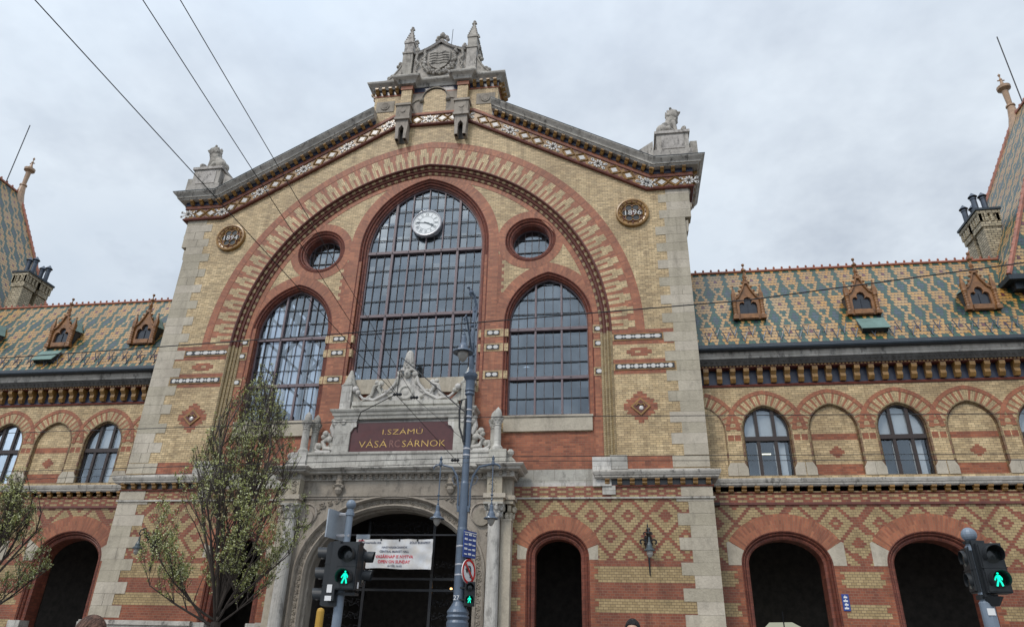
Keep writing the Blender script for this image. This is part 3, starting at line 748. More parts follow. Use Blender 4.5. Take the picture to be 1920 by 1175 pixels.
# --- attic over the gable
w = MB(); w.box(-3.02, 3.02, -0.06, 1.3, 22.6, 24.42); att = part(w, 'attic_wall', M['yellow'])
w = MB()
for s in (-1, 1): X = lambda a, b: (min(s*a, s*b), max(s*a, s*b)); w.box(*X(1.12, 1.62), -0.32, 0, 23.5, 24.5)
part(w, 'attic_pilasters', M['yellow'])
w = MB(); w.box(-3.05, 3.05, -0.08, 1.32, 24.40, 24.5)
for s in (-1, 1): w.box(min(s*1.08, s*1.66), max(s*1.08, s*1.66), -0.36, 0, 24.5, 24.72)
part(w, 'attic_red_course', M['red'])
w = MB(); w.box(-1.12, 1.12, -0.10, 0, 23.2, 24.42)
arc = [(0.62*math.cos(PI*i/14), 24.0+0.62*math.sin(PI*i/14)*1.05) for i in range(15)][::-1]
for off, y in ((0, -0.10), (0.07, -0.12)):
    w.sweep(flat_path(arc, y), [(0, 0), (0, 0.05), (0.05, 0.05), (0.05, 0)])
for s in (-1, 1):
    a2 = [(s*(1.12-0.48*math.sin(PI/2*i/8)), 23.3+0.55*math.cos(PI/2*i/8)*1.0) for i in range(9)][:: s]
    w.sweep(flat_path([(s*1.1, 23.75), (s*0.95, 23.92), (s*0.75, 23.98), (s*0.62, 23.95)] if s < 0 else [(0.62, 23.95), (0.75, 23.98), (0.95, 23.92), (1.1, 23.75)], -0.1), [(0, 0), (0, 0.05), (0.05, 0.05), (0.05, 0)])
    w.ball((s*0.64, -0.16, 23.9), 0.12, 8, 6); w.box(min(s*2.0, s*2.9), max(s*2.0, s*2.9), -0.085, 0, 23.45, 24.1); w.lathe([(0.0, -0.13), (0.12, -0.13), (0.12, -0.11), (0.2, -0.13), (0.23, -0.1), (0.23, -0.06)], (s*2.45, 0, 23.78), 18, axis='y')
part(w, 'attic_stonework', M['brown_stone'])
w = MB(); w.prism([(-0.56, 23.2), (0.56, 23.2)] + [(0.56*math.cos(PI*i/12), 24.02+0.58*math.sin(PI*i/12)) for i in range(13)], -0.107, -0.09, back=False); part(w, 'blind_arch_panel', M['yellow'])
def ring_path(x0, x1, y0, y1, z, brk=None):
    """front and both returns"""
    U = Vector((0, 0, 1)); pts = [(x0, y1, z), (x0, y0, z)] + ([(a, b, z) for a, b in brk] if brk else []) + [(x1, y0, z), (x1, y1, z)]
    res = []
    for i, p in enumerate(pts):
        ns = []
        for a, b in ((i-1, i), (i, i+1)):
            if a < 0 or b >= len(pts): continue
            d = Vector(pts[b]) - Vector(pts[a]); d.z = 0; d.normalize(); ns.append(Vector((d.y, -d.x, 0)))
        q = ns[0] if len(ns) == 1 else (ns[0]+ns[1]).normalized(); 
        if len(ns) == 2: q = q/max(0.4, q.dot(ns[0]))
        res.append((Vector(p), U, q))
    return res
BRK = [(-1.68, -0.06), (-1.68, -0.36), (-1.06, -0.36), (-1.06, -0.02), (1.06, -0.02), (1.06, -0.36), (1.68, -0.36), (1.68, -0.06)]
rp = ring_path(-3.02, 3.02, -0.06, 1.3, 24.5, BRK)
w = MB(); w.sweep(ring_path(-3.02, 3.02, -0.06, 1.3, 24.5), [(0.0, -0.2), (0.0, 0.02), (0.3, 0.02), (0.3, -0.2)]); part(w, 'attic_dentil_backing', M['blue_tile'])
w = MB(); w.sweep(rp, [(0.28, -0.1), (0.28, 0.10), (0.33, 0.12), (0.38, 0.14), (0.44, 0.2), (0.52, 0.34), (0.58, 0.37), (0.62, 0.37), (0.64, 0.0), (0.64, -0.4)])
w.box(-3.05, 3.05, -0.1, 1.4, 24.86, 25.12); acor = part(w, 'attic_cornice', M['grey'])
sp = []
for s in (-1, 1):
    for i in range(4): sp.append((Vector((s*(1.9+i*0.33), -0.08, 24.52)), Vector((1, 0, 0)), Vector((0, 0, 1)), OUT))
    for i in range(4): sp.append((Vector((s*3.04, 0.1+i*0.34, 24.52)), Vector((0, 1, 0)), Vector((0, 0, 1)), Vector((s, 0, 0))))
row('bracket', M['gold'], acor, sp, 0.15, 0.26, 0.26)
# corbelled niches under the pilasters
for s in (-1, 1):
    q = MB(); cx = s*1.40
    q.box(cx-0.33, cx+0.33, -0.46, 0, 22.7, 23.4); q.box(cx-0.38, cx+0.38, -0.52, 0, 23.4, 23.52); q.box(cx-0.37, cx+0.37, -0.5, 0, 22.58, 22.7)
    q.prism([(cx-0.29, 22.58), (cx-0.29, 22.2), (cx-0.24, 21.5), (cx-0.12, 21.5), (cx-0.12, 22.1), (cx, 22.28), (cx+0.12, 22.1), (cx+0.12, 21.5), (cx+0.24, 21.5), (cx+0.29, 22.2), (cx+0.29, 22.58)], -0.40, -0.2)
    q.box(cx-0.28, cx-0.13, -0.36, 0, 21.5, 22.58); q.box(cx+0.13, cx+0.28, -0.36, 0, 21.5, 22.58); q.lathe([(0.0, -0.49), (0.12, -0.49), (0.12, -0.45)], (cx, 0, 23.1), 14, axis='y')
    part(q, 'corbelled_niche', M['brown_stone'])
    q = MB(); q.box(cx-0.13, cx+0.13, -0.02, -0.006, 21.5, 22.3); part(q, 'niche_shadow_panel', M['dark_stone'])  # dark panel: the shade inside the niche, put in as colour

# --- crest
w = MB()
top = [(-1.3, 27.15)] + [(-1.3+2.6*i/16, 27.15+0.72*(1-abs(i/8-1))**1.6) for i in range(17)] + [(1.3, 27.15)]
w.prism([(-1.35, 25.1), (1.35, 25.1)] + top[::-1], 0.05, 0.45)
cr = flat_path(top[1:-1], 0.05); w.sweep(cr, [(-0.02, 0.0), (-0.04, 0.1), (0.05, 0.16), (0.09, 0.1), (0.09, -0.4)])
w.box(-1.4, 1.4, -0.1, 0.5, 25.1, 25.45)
for s in (-1, 1):
    for yy, sc in ((-0.1, 1.0), (0.75, 0.95)):
        cx = s*1.62; h = 0.25
        w.box(cx-h, cx+h, yy, yy+0.5, 25.1, 27.2); w.box(cx-h-0.04, cx+h+0.04, yy-0.04, yy+0.54, 27.15, 27.25); w.box(cx-h+0.02, cx+h-0.02, yy+0.02, yy+0.48, 27.25, 27.9); w.box(cx-h-0.02, cx+h+0.02, yy-0.02, yy+0.52, 27.88, 27.97)
        w.lathe([(0.33, 27.97), (0.04, 29.05*sc+27.97*(1-sc)), (0.09, 29.1*sc+1.4*(1-sc)*20), (0.0, 29.25)] if sc == 1 else [(0.33, 27.97), (0.05, 28.95), (0.09, 29.0), (0, 29.15)], (cx, yy+0.25, 0), 4, a0=PI/4)
        for k in range(6):
            t = (k+0.4)/6.3; r = 0.31*(1-t)+0.03
            for a in range(4):
                an = PI/4+a*PI/2; w.ball((cx+r*math.cos(an), yy+0.25+r*math.sin(an), 27.97+1.08*t), 0.055-0.015*t, 5, 4)
        w.ball((cx, yy+0.25, 29.18), 0.085, 6, 5); w.box(cx-0.12, cx+0.12, yy+0.2, yy+0.3, 29.02, 29.08)
    # sweeping side scroll with knobs
    sw = [(s*(1.9+1.15*i/10), 26.55-1.25*math.sin(PI/2*i/10)**0.8) for i in range(11)]
    w.prism([(s*1.85, 25.1)] + sw + [(s*3.05, 25.1)] if s > 0 else [(s*1.85, 25.1)] + sw + [(s*3.05, 25.1)], 0.0, 0.4)
    w.tube([(x, 0.0, z) for x, z in sw], 0.05, 6)
    for x, z, r in ((s*2.0, 26.65, 0.13), (s*2.12, 26.5, 0.1), (s*2.35, 25.85, 0.13), (s*2.5, 25.75, 0.12), (s*2.98, 25.4, 0.13)): w.ball((x, 0.1, z), r, 8, 6)
w.ball((0, 0.2, 28.0), 0.2, 10, 8, (0.8, 0.8, 1.2)); w.box(-0.3, 0.3, 0.05, 0.4, 27.75, 27.95)
for a, b, r in ((0, 28.45, 0.17), (-0.2, 28.33, 0.13), (0.2, 28.33, 0.13), (-0.28, 28.18, 0.1), (0.28, 28.18, 0.1), (0, 28.6, 0.1)): w.ball((a, 0.2, b), r, 8, 6)
for s in (-1, 1): w.ball((s*1.2, 0.1, 27.45), 0.15, 8, 6); w.ball((s*1.2, 0.1, 27.62), 0.09, 6, 5)
part(w, 'crest', M['statue'])
w = MB()   # shield, ribbons and wreath
w.prism([(-0.55, 27.15), (0.55, 27.15), (0.55, 26.5), (0.35, 26.15), (0, 25.95), (-0.35, 26.15), (-0.55, 26.5)][::-1], -0.08, 0.1)
for i in range(26):
    a = PI*(1.08+0.84*i/25) ; x, z = 0.8*math.cos(a), 26.75+1.0*math.sin(a)
    for k in range(3): w.ball((x+random.uniform(-.09, .09), -0.04+random.uniform(-.05, .05), z+random.uniform(-.09, .09)), random.uniform(0.06, 0.1), 6, 4)
for s in (-1, 1):
    for i in range(12): w.ball((s*(0.82+random.uniform(-.09, .09)), -0.02, 26.6+i*0.07), 0.09, 6, 4)
    w.tube([(s*0.85, -0.02, 27.3), (s*1.15, -0.05, 27.1), (s*1.2, -0.05, 26.7), (s*1.05, -0.06, 26.45), (s*1.2, -0.05, 26.2), (s*1.1, -0.04, 25.95)], [0.07, 0.08, 0.06, 0.07, 0.06, 0.03], 5)
for k in range(5): w.tube([(-0.5, -0.09, 26.3+k*0.17), (-0.25, -0.1, 26.35+k*0.17), (0, -0.09, 26.3+k*0.17), (0.25, -0.1, 26.35+k*0.17), (0.5, -0.09, 26.3+k*0.17)], 0.02, 4)
part(w, 'crest_shield_and_wreath', M['statue'])
w = MB(); w.tube([(0.45, 0.3, 27.6), (0.47, 0.3, 29.0)], 0.015, 4); part(w, 'lightning_rod', M['iron'])

# --- great windows
def lancet(cx, hw, zs, c, z0, ncol, rows, thick, trans, medium=()):
    t = MB(); y = G-0.05
    R = hw + c
    def ztop(x):
        a = abs(x-cx); return zs + math.sqrt(max(0, R*R - (a+c)**2))
    xs = [cx-hw + 2*hw*i/ncol for i in range(1, ncol)]
    for i, x in enumerate(xs, 1):
        if i in thick: wd, dp, mi = (0.05 if hw > 2 else 0.036), 0.08, 0
        elif i in medium: wd, dp, mi = 0.024, 0.045, 0
        else: wd, dp, mi = 0.009, 0.015, 1
        t.box(x-wd, x+wd, y-dp, y+0.03, z0, ztop(x), mi)
    for z in rows:
        h = hw if z < zs else max(0.05, math.sqrt(max(0, R*R-(z-zs)**2)) - c)
        t.box(cx-h, cx+h, y-0.018, y+0.015, z-0.012, z+0.012, 2)
    for z in trans:
        t.box(cx-hw, cx+hw, y-0.10, y+0.04, z-0.062, z+0.062, 0)
        for i in range(1, ncol, 2): x = cx-hw+2*hw*(i)/ncol; t.box(x-0.02, x+0.02, y-0.12, y-0.09, z-0.02, z+0.02, 2)
    fr_ = parch(cx, hw, zs, c, 0, n=20, leg=z0)
    t.sweep(flat_path(fr_, y), [(0.02, 0.05), (-0.05, 0.05), (-0.05, -0.04)], cap=False, mi=0); t.box(cx-hw, cx+hw, y-0.08, y+0.04, z0-0.02, z0+0.1, 0)
    o = part(t, 'arched_window', [M['window_paint'], M['window_bar'], M['iron']])
    gl = MB(); gl.wall(fr_, [], G); gl.build('window_pane', M['glass'], o); return o
o = lancet(0, 2.53, 16.0, 0.81, 9.9, 14, [10.63, 11.37, 12.1, 13.58, 14.32, 15.06, 16.6, 17.33, 18.06, 18.78], (3, 11), (12.85, 15.9), (5, 7, 9)); tag(o, 'widest and tallest arched window with the clock, between the two side windows')
for s in (-1, 1):
    o = lancet(s*SX, 1.56, 12.2, 0.5, 8.32, 9, [9.08, 10.55, 11.22, 12.66, 13.33, 14.0], (3, 6), (9.88, 11.95), ()); tag(o, ('left' if s < 0 else 'right') + ' side window of the three great arched windows')
    t = MB(); y = 0.86; x = s*OCX; r = 0.8
    for k in (-2, -1, 0, 1, 2):
        hh = math.sqrt(max(0.01, r*r-(k*0.3)**2)); t.box(x+k*0.3-0.014, x+k*0.3+0.014, y-0.03, y+0.01, OCZ-hh, OCZ+hh, 1)
    for k in (-0.5, 0.5): hh = math.sqrt(r*r-(k*0.62)**2); t.box(x-hh, x+hh, y-0.04, y+0.01, OCZ+k*0.62-0.016, OCZ+k*0.62+0.016, 2)
    t.sweep(flat_path(circ(x, OCZ, 0.82), y, True), [(0.0, 0.06), (-0.05, 0.06), (-0.05, -0.03)], closed=True, mi=0)
    o = part(t, 'round_window', [M['window_paint'], M['window_bar'], M['iron']]); gl = MB(); gl.wall(circ(x, OCZ, 0.82), [], y+0.01); gl.build('window_pane', M['glass'], o)
    # sills and stone
    q = MB(); q.box(min(s*3.72, s*7.02), max(s*3.72, s*7.02), T-0.10, G, 7.68, 8.22); q.box(min(s*3.66, s*7.05), max(s*3.66, s*7.05), T-0.13, G, 8.2, 8.28); part(q, 'window_sill', M['quoin'])
    q = MB()
    for z0, z1, d in ((5.80, 6.27, 0.0), (5.32, 5.795, 0.05)): q.box(min(s*3.6, s*7.3), max(s*3.6, s*7.3), T-0.02-d, T+0.2, z0, z1)
    q.box(min(s*6.98, s*7.62), max(s*6.98, s*7.62), -0.10, 0.3, 5.6, 6.62); q.box(min(s*7.6, s*8.2), max(s*7.6, s*8.2), -0.05, 0.3, 6.2, 6.69)
    q.box(min(s*7.3, s*7.75), max(s*7.3, s*7.75), -0.06, 0.3, 5.32, 5.62)
    part(q, 'stone_plinth_course', M['pale'])
w = MB(); w.box(-2.6, 2.6, T-0.12, G, 9.3, 9.9); part(w, 'window_sill', M['quoin'])

# --- medallions with the dates
for s, yr in ((-1, '1894'), (1, '1896')):
    q = MB(); cx, cz = s*8.9, 16.83
    q.lathe([(0.68, 0.0), (0.68, -0.10), (0.66, -0.14), (0.60, -0.15), (0.57, -0.11), (0.50, -0.09), (0.48, -0.12), (0.46, -0.09), (0.44, -0.05)], (cx, 0, cz), 40, axis='y', mi=0, cap=False)
    q.lathe([(0.0, -0.045), (0.46, -0.045)], (cx, 0, cz), 40, axis='y', mi=1, cap=False)
    for k in range(6):
        a = PI/2+PI/6+k*PI/3; q.sweep(flat_path(circ(cx+0.285*math.cos(a), cz+0.285*math.sin(a), 0.135, 16), -0.05, True), [(0, 0), (0, 0.04), (0.025, 0.04), (0.025, 0)], closed=True, mi=0)
        q.prism(circ(cx+0.285*math.cos(a), cz+0.285*math.sin(a), 0.13, 14)[::-1], -0.055, -0.04, 2, back=False)
    for k in range(16):
        a = 2*PI*k/16; q.ball((cx+0.53*math.cos(a), -0.115, cz+0.53*math.sin(a)), 0.03, 5, 4, mi=1)
    o = part(q, 'date_medallion', [M['gold'], M['brown_tile'], M['black_tile']]); tag(o, 'round ochre medallion reading %s' % yr)
    q = MB(); text(q, yr, cx, cz-0.13, 0.24, -0.11, width=0.66, depth=0.006); q.build('date_lettering', M['white_tile'], o)

# ================= ground storey of the centre =================
def teeth(x0, x1, z0, z1, st=0.166, dx=0.09, both=True):
    R_, L_ = [], []; z = z0; k = 0
    while z < z1-0.01:
        h = min(st, z1-z); e = dx if k % 2 else 0.0
        R_ += [(x1+e, z), (x1+e, z+h)]; L_ += [(x0-(e if both else 0), z), (x0-(e if both else 0), z+h)]; z += h; k += 1
    return L_[::-1] + R_ if False else R_ + L_[::-1]
DX = 5.73
door = [arcpath(s*DX, 3.28, 1.06, 0.87, 20, leg=GZ, th0=0.0) for s in (-1, 1)]
portal_hole = [(-3.6, GZ), (-3.6, 5.0), (3.6, 5.0), (3.6, GZ)]
lower_out = [(-11, GZ), (-11, 5.62), (11, 5.62), (11, GZ)] 
# one outline that runs round the three openings from below
outl = [(-11, GZ)] + [(-11, 5.62), (11, 5.62), (11, GZ)] + door[1][::-1] + portal_hole[::-1] + door[0][::-1]
w = MB(); w.wall(outl, [], 0.0, 0.75); part(w, 'ground_storey_wall', M['diaper_hall'])
def arch_dress(cx, zs, a, b, y, dp, ring_out, th0, imp_w, legz, openw, name_sfx='', rr=None):
    """radial brick arch, stone springers, stepped jambs"""
    w = MB(); w.sweep(flat_path(arcpath(cx, zs, a, b, 26, th0=th0), y-0.006), [(0.0, -0.02), (0.0, 0), (ring_out, 0), (ring_out, -0.02)]); part(w, 'door_arch_ring', M['red_radial'])
    w = MB()
    for s in (-1, 1):
        p0 = (cx+s*a*math.cos(th0), zs+b*math.sin(th0)); n = Vector((math.cos(th0)/a, math.sin(th0)/b)).normalized(); p1 = (p0[0]+s*n.x*ring_out, p0[1]+n.y*ring_out)
        side = [(cx+s*a*math.cos(th0*t), zs+b*math.sin(th0*t)) for t in (1, 0.66, 0.33, 0)]
        poly = side + [(cx+s*a, legz), (cx+s*(a+imp_w), legz), (cx+s*(a+imp_w), p1[1]-0.04), p1]
        w.prism(poly, y-0.010, y+0.3)
    part(w, 'springer_stone', M['quoin'])
    w = MB()
    for s in (-1, 1):
        z0 = GZ+1.0
        poly = teeth(a-0.0, a+0.16, z0, legz, 0.166, 0.12, both=False)
        w.prism([(cx+s*x, z) for x, z in poly], y-0.005, y+0.1, back=False)
    part(w, 'brick_jamb', M['red'])
    d = a-openw
    pr = [(0.01, -0.015), (-0.02, 0.01), (-0.05, -0.02), (-0.05, -0.08), (-0.10, -0.05), (-d*0.5, -0.09), (-d*0.5, -0.16), (-d*0.75, -0.13), (-d, -0.18), (-d, -dp)]
    pts = arcpath(cx, zs, a, b, 26, leg=GZ+0.9)
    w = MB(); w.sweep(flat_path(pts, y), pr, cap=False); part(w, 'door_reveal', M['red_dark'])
    w = MB()
    for s in (-1, 1): w.box(min(cx+s*(openw-0.02), cx+s*(a+0.22)), max(cx+s*(openw-0.02), cx+s*(a+0.22)), y-0.03, y+dp*0.6, GZ, GZ+2.75 if False else GZ+2.45)
    part(w, 'jamb_base_stone', M['pale'])
for s in (-1, 1): arch_dress(s*DX, 3.28, 1.06, 0.87, 0.0, 0.7, 0.47, 0.30, 0.30, 3.19, 0.78)
for s in (-1, 1): quoin_stack(s, GZ+2.55, 5.2, 0.0, start=0 if s > 0 else 0)
# frieze, string ledge, bracketed string cornice over the corner bays
for s in (-1, 1):
    X = lambda a, b: (min(s*a, s*b), max(s*a, s*b))
    q = MB(); q.box(*X(9.95, 11.0), -0.02, 0.4, 5.26, 5.62); part(q, 'quoin', M['quoin'])
    q = MB(); q.box(*X(3.9, 11.06), -0.07, 0.1, 5.18, 5.235); q.box(*X(10.99, 11.06), 0.1, 1.0, 5.18, 5.235); part(q, 'string_ledge', M['grey'])
    U = Vector((0, 0, 1)); z = 5.62
    pth = [(Vector((s*7.30, T, z)), U, Vector((-s, 0, 0))), (Vector((s*7.30, 0, z)), U, Vector((-s, -1, 0))), (Vector((s*11.0, 0, z)), U, Vector((s, -1, 0))), (Vector((s*11.0, 1.0, z)), U, Vector((s, 0, 0)))]
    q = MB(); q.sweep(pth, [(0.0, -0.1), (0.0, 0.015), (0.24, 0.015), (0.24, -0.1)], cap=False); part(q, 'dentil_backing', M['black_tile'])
    q = MB(); q.sweep(pth, [(0.22, -0.1), (0.22, 0.2), (0.26, 0.24), (0.30, 0.24), (0.33, 0.27), (0.42, 0.31), (0.47, 0.31), (0.49, 0.29), (0.56, -0.05), (0.56, -0.3)], cap=False); q.box(*X(7.35, 11.0), -0.03, 0.3, 5.86, 6.2); sc_ = part(q, 'string_cornice', M['grey'])
    q = MB(); q.sweep(pth, [(-0.04, -0.05), (-0.04, 0.05), (0.0, 0.06), (0.02, 0.05), (0.02, -0.05)], cap=False); part(q, 'string_bead', M['brown_tile'])
    row('bracket', M['gold'], sc_, [(Vector((s*(7.48+i*0.425), -0.01, 5.64)), Vector((1, 0, 0)), U, OUT) for i in range(9)], 0.16, 0.22, 0.19)
# plinth
w = MB()
for a, b in ((-11.12, -6.95), (-4.5, -4.2), (4.2, 4.5), (6.95, 11.12)):
    w.box(a, b, -0.16, 0.2, GZ, GZ+2.35); w.box(a-0.03, b+0.03, -0.22, 0.2, GZ+2.33, GZ+2.47)
part(w, 'stone_plinth', M['grey'])

# ================= portal =================
por = MB()
AX, AZ, AB = 2.95, 2.6, 2.25
ao = arcpath(0, AZ, 3.36, 2.63, 40, leg=GZ)
body = [(-4.05, GZ), (-4.05, 5.35), (4.05, 5.35), (4.05, GZ)] + ao[::-1]
por.wall(body, [], -0.42, 0.2)
portal = part(por, 'portal', M['brown_stone'])
tag(portal, 'carved pale stone portal framing the central doorway')
def psub(mb, name, m=None, **k): return mb.build(name, m or M['brown_stone'], portal, **k)
w = MB()
w.sweep(flat_path(arcpath(0, AZ, AX, AB, 48, leg=GZ), -0.42), [(0.44, -0.01), (0.42, 0.06), (0.36, 0.08), (0.33, 0.03), (0.31, -0.02), (0.31, -0.09), (0.12, -0.11), (0.12, -0.06), (0.07, -0.04), (0.03, -0.1), (0.0, -0.14), (0.0, -0.35), (-0.05, -0.38), (-0.05, -0.9)], cap=False)
psub(w, 'archivolt')
# running scrolls in the archivolt and upright foliage down the jambs
w = MB(); ctr = arcpath(0, AZ, AX+0.21, AB+0.20, 400, leg=None)
ln = [0]
for i in range(1, len(ctr)): ln.append(ln[-1] + math.dist(ctr[i], ctr[i-1]))
def atlen(L):
    for i in range(1, len(ln)):
        if ln[i] >= L:
            d = (ctr[i][0]-ctr[i-1][0], ctr[i][1]-ctr[i-1][1]); q = math.hypot(*d); return ctr[i], (d[0]/q, d[1]/q)
    return ctr[-1], (0, -1)
def scroll(mb, x, z, d, r, flip=1, y=-0.33, th=0.022):
    ex = Vector((d[0], 0, d[1])); ez = Vector((-d[1]*flip, 0, d[0]*flip)); pts = []
    for k in range(11):
        a = k/10*PI*2.6; rr = r*(1-0.78*k/10); pts.append(Vector((x, y, z)) + ex*(rr*math.cos(a)) + ez*(rr*math.sin(a)))
    mb.tube(pts, [th*(1-0.3*k/10) for k in range(11)], 4); mb.ball((x, y, z), r*0.26, 5, 4)
    for k in range(4):
        a = k*PI/2+0.4; p = Vector((x, y, z)) + ex*(r*0.95*math.cos(a)) + ez*(r*0.95*math.sin(a)); mb.ball(tuple(p), r*0.22, 5, 3)
nS = 36
for i in range(nS):
    P, d = atlen((i+0.5)*ln[-1]/nS); scroll(w, P[0], P[1], d, 0.095, 1 if i % 2 else -1)
for s in (-1, 1):
    for i in range(18): scroll(w, s*(AX+0.21), AZ-0.1-i*0.22, (0, 1), 0.085, 1 if i % 2 else -1)
    # spandrel: disc and arabesques
    cx, cz = s*3.15, 4.62
    w.lathe([(0.38, -0.40), (0.38, -0.47), (0.33, -0.50), (0.30, -0.45), (0.0, -0.455)], (cx, 0, cz), 26, axis='y')
    w.lathe([(0.30, -0.44), (0.30, -0.52), (0.0, -0.53)], (cx+s*0.03, 0, cz-0.12), 22, axis='y')
    for x, z, r in ((s*2.62, 4.92, 0.13), (s*2.35, 5.0, 0.1), (s*2.1, 5.06, 0.08), (s*2.75, 4.72, 0.08), (s*1.9, 5.12, 0.05), (s*3.42, 3.95, 0.09), (s*3.44, 4.2, 0.07)): scroll(w, x, z, (1, 0), r, s, y=-0.45)
psub(w, 'carved_scrolls')
w = MB()
w.box(-4.02, 4.02, -0.50, 0.1, 5.22, 5.27); w.box(-4.02, 4.02, -0.47, 0.1, 5.27, 5.85); w.box(-4.06, 4.06, -0.46, 0.1, 5.14, 5.22); psub(w, 'portal_frieze', M['brown_stone'])
# entablature: breaks forward over the outer columns
U = Vector((0, 0, 1))
brk = [(-4.3, -0.86), (-3.42, -0.86), (-3.42, -0.5), (3.42, -0.5), (3.42, -0.86), (4.3, -0.86)]
pth = ring_path(-4.3, 4.3, -0.86, 0.05, 5.78, [(-3.42, -0.86), (-3.42, -0.5), (3.42, -0.5), (3.42, -0.86)])
w = MB(); w.sweep(pth, [(0.0, -0.4), (0.0, 0.03), (0.04, 0.05), (0.06, 0.03), (0.19, 0.03), (0.19, 0.22), (0.22, 0.27), (0.27, 0.28), (0.32, 0.36), (0.37, 0.40), (0.39, 0.38), (0.41, 0.2), (0.41, -0.5)], cap=False)
w.box(-4.2, 4.2, -0.5, 0.1, 6.0, 6.17)
for s in (-1, 1): w.box(min(s*3.45, s*4.25), max(s*3.45, s*4.25), -0.82, 0, 5.8, 6.165)
psub(w, 'portal_cornice', M['grey'])
sp = [(Vector((-3.1+i*0.2215, -0.53, 5.82)), Vector((1, 0, 0)), U, OUT) for i in range(29) if abs(abs(-3.1+i*0.2215)-2.05) > 0.17]
for s in (-1, 1):
    sp += [(Vector((s*(3.6+i*0.27), -0.89, 5.82)), Vector((1, 0, 0)), U, OUT) for i in range(3)] + [(Vector((s*4.33, -0.7+i*0.27, 5.82)), Vector((0, 1, 0)), U, Vector((s, 0, 0))) for i in range(3)]
row('bracket', M['brown_stone'], portal, sp, 0.10, 0.14, 0.13)
for s in (-1, 1):
    w = MB(); w.lathe([(0.11, 6.0), (0.13, 5.9), (0.10, 5.8), (0.13, 5.74), (0.11, 5.66), (0.19, 5.6), (0.12, 5.52), (0.14, 5.42), (0.08, 5.3), (0.0, 5.24)], (s*2.05, -0.56, 0), 10)
    for dx in (-0.14, 0.14): w.ball((s*2.05+dx, -0.6, 5.55), 0.07, 6, 4)
    psub(w, 'head_console', M['brown_stone'])
def column(mb, x, y, z0, z1, r, cap=0.5):
    mb.lathe([(r*1.45, z0), (r*1.45, z0+0.12), (r*1.2, z0+0.16), (r*1.3, z0+0.26), (r*1.05, z0+0.34), (r, z0+0.4), (r*0.9, z1-cap), (r*1.1, z1-cap+0.03), (r*0.9, z1-cap+0.06), (r*1.0, z1-cap*0.5), (r*1.45, z1-0.07)], (x, y, 0), 18)
    mb.box(x-r*1.5, x+r*1.5, y-r*1.5, y+r*1.5, z1-0.07, z1)
def leaves(mb, x, y, z, r, h, n=8, rows=2):
    for j in range(rows):
        for k in range(n):
            a = 2*PI*(k+0.5*j)/n; rr = r*(1.0+0.28*j)
            mb.ball((x+rr*math.cos(a), y+rr*math.sin(a), z+h*(j+0.5)/rows), h*0.16, 6, 4, (1, 1, 1.5)); mb.ball((x+rr*1.18*math.cos(a), y+rr*1.18*math.sin(a), z+h*(j+0.8)/rows), h*0.11, 5, 4)
for s in (-1, 1):
    w = MB(); column(w, s*3.64, -0.62, GZ+1.2, 4.92, 0.225, 0.52); leaves(w, s*3.64, -0.62, 4.42, 0.22, 0.44); w.box(min(s*3.35, s*3.95), max(s*3.35, s*3.95), -0.9, -0.3, GZ, GZ+1.2)
    psub(w, 'portal_column', M['carved'])
    w = MB(); w.box(min(s*3.86, s*4.2), max(s*3.86, s*4.2), -0.45, -0.05, GZ, 4.4); leaves(w, s*4.03, -0.25, 4.42, 0.2, 0.44, 8); w.box(min(s*3.84, s*4.22), max(s*3.84, s*4.22), -0.47, 0, 4.38, 4.44); w.box(min(s*3.9, s*4.18), max(s*3.9, s*4.18), -0.42, 0, 4.44, 4.92)
    psub(w, 'portal_pilaster', M['quoin'])
    w = MB(); X = lambda a, b: (min(s*a, s*b), max(s*a, s*b))
    for dy in (0.0,):
        w.box(*X(3.36, 3.98), -0.92, 0, 4.92, 5.05); w.box(*X(3.36, 4.27), -0.55, 0, 4.925, 5.045); w.box(*X(3.30, 4.06), -0.98, 0, 5.05, 5.2); w.box(*X(3.30, 4.33), -0.6, 0, 5.055, 5.195)
        w.box(*X(3.4, 3.92), -0.86, -0.1, 5.2, 5.8); w.box(*X(3.9, 4.22), -0.5, 0, 5.2, 5.8)
    scroll(w, s*3.58, 5.6, (1, 0), 0.12, 1, y=-0.88); scroll(w, s*3.58, 5.35, (1, 0), 0.08, -1, y=-0.88)
    psub(w, 'impost_block', M['quoin'])
# parapet (attic) of the portal
w = MB(); w.box(-3.95, 3.95, -0.62, 0.22, 6.19, 6.72); w.box(-3.98, 3.98, -0.66, 0.22, 6.70, 6.79); 
for s in (-1, 1): w.box(min(s*3.4, s*4.0), max(s*3.4, s*4.0), -0.70, 0.2, 6.2, 6.8); w.prism([(s*3.95, 6.19), (s*4.4, 6.19), (s*4.28, 6.45), (s*4.1, 6.65), (s*3.95, 6.8)], -0.5, 0.0); w.ball((s*4.12, -0.45, 6.72), 0.13, 8, 6)
psub(w, 'portal_parapet', M['pale'])
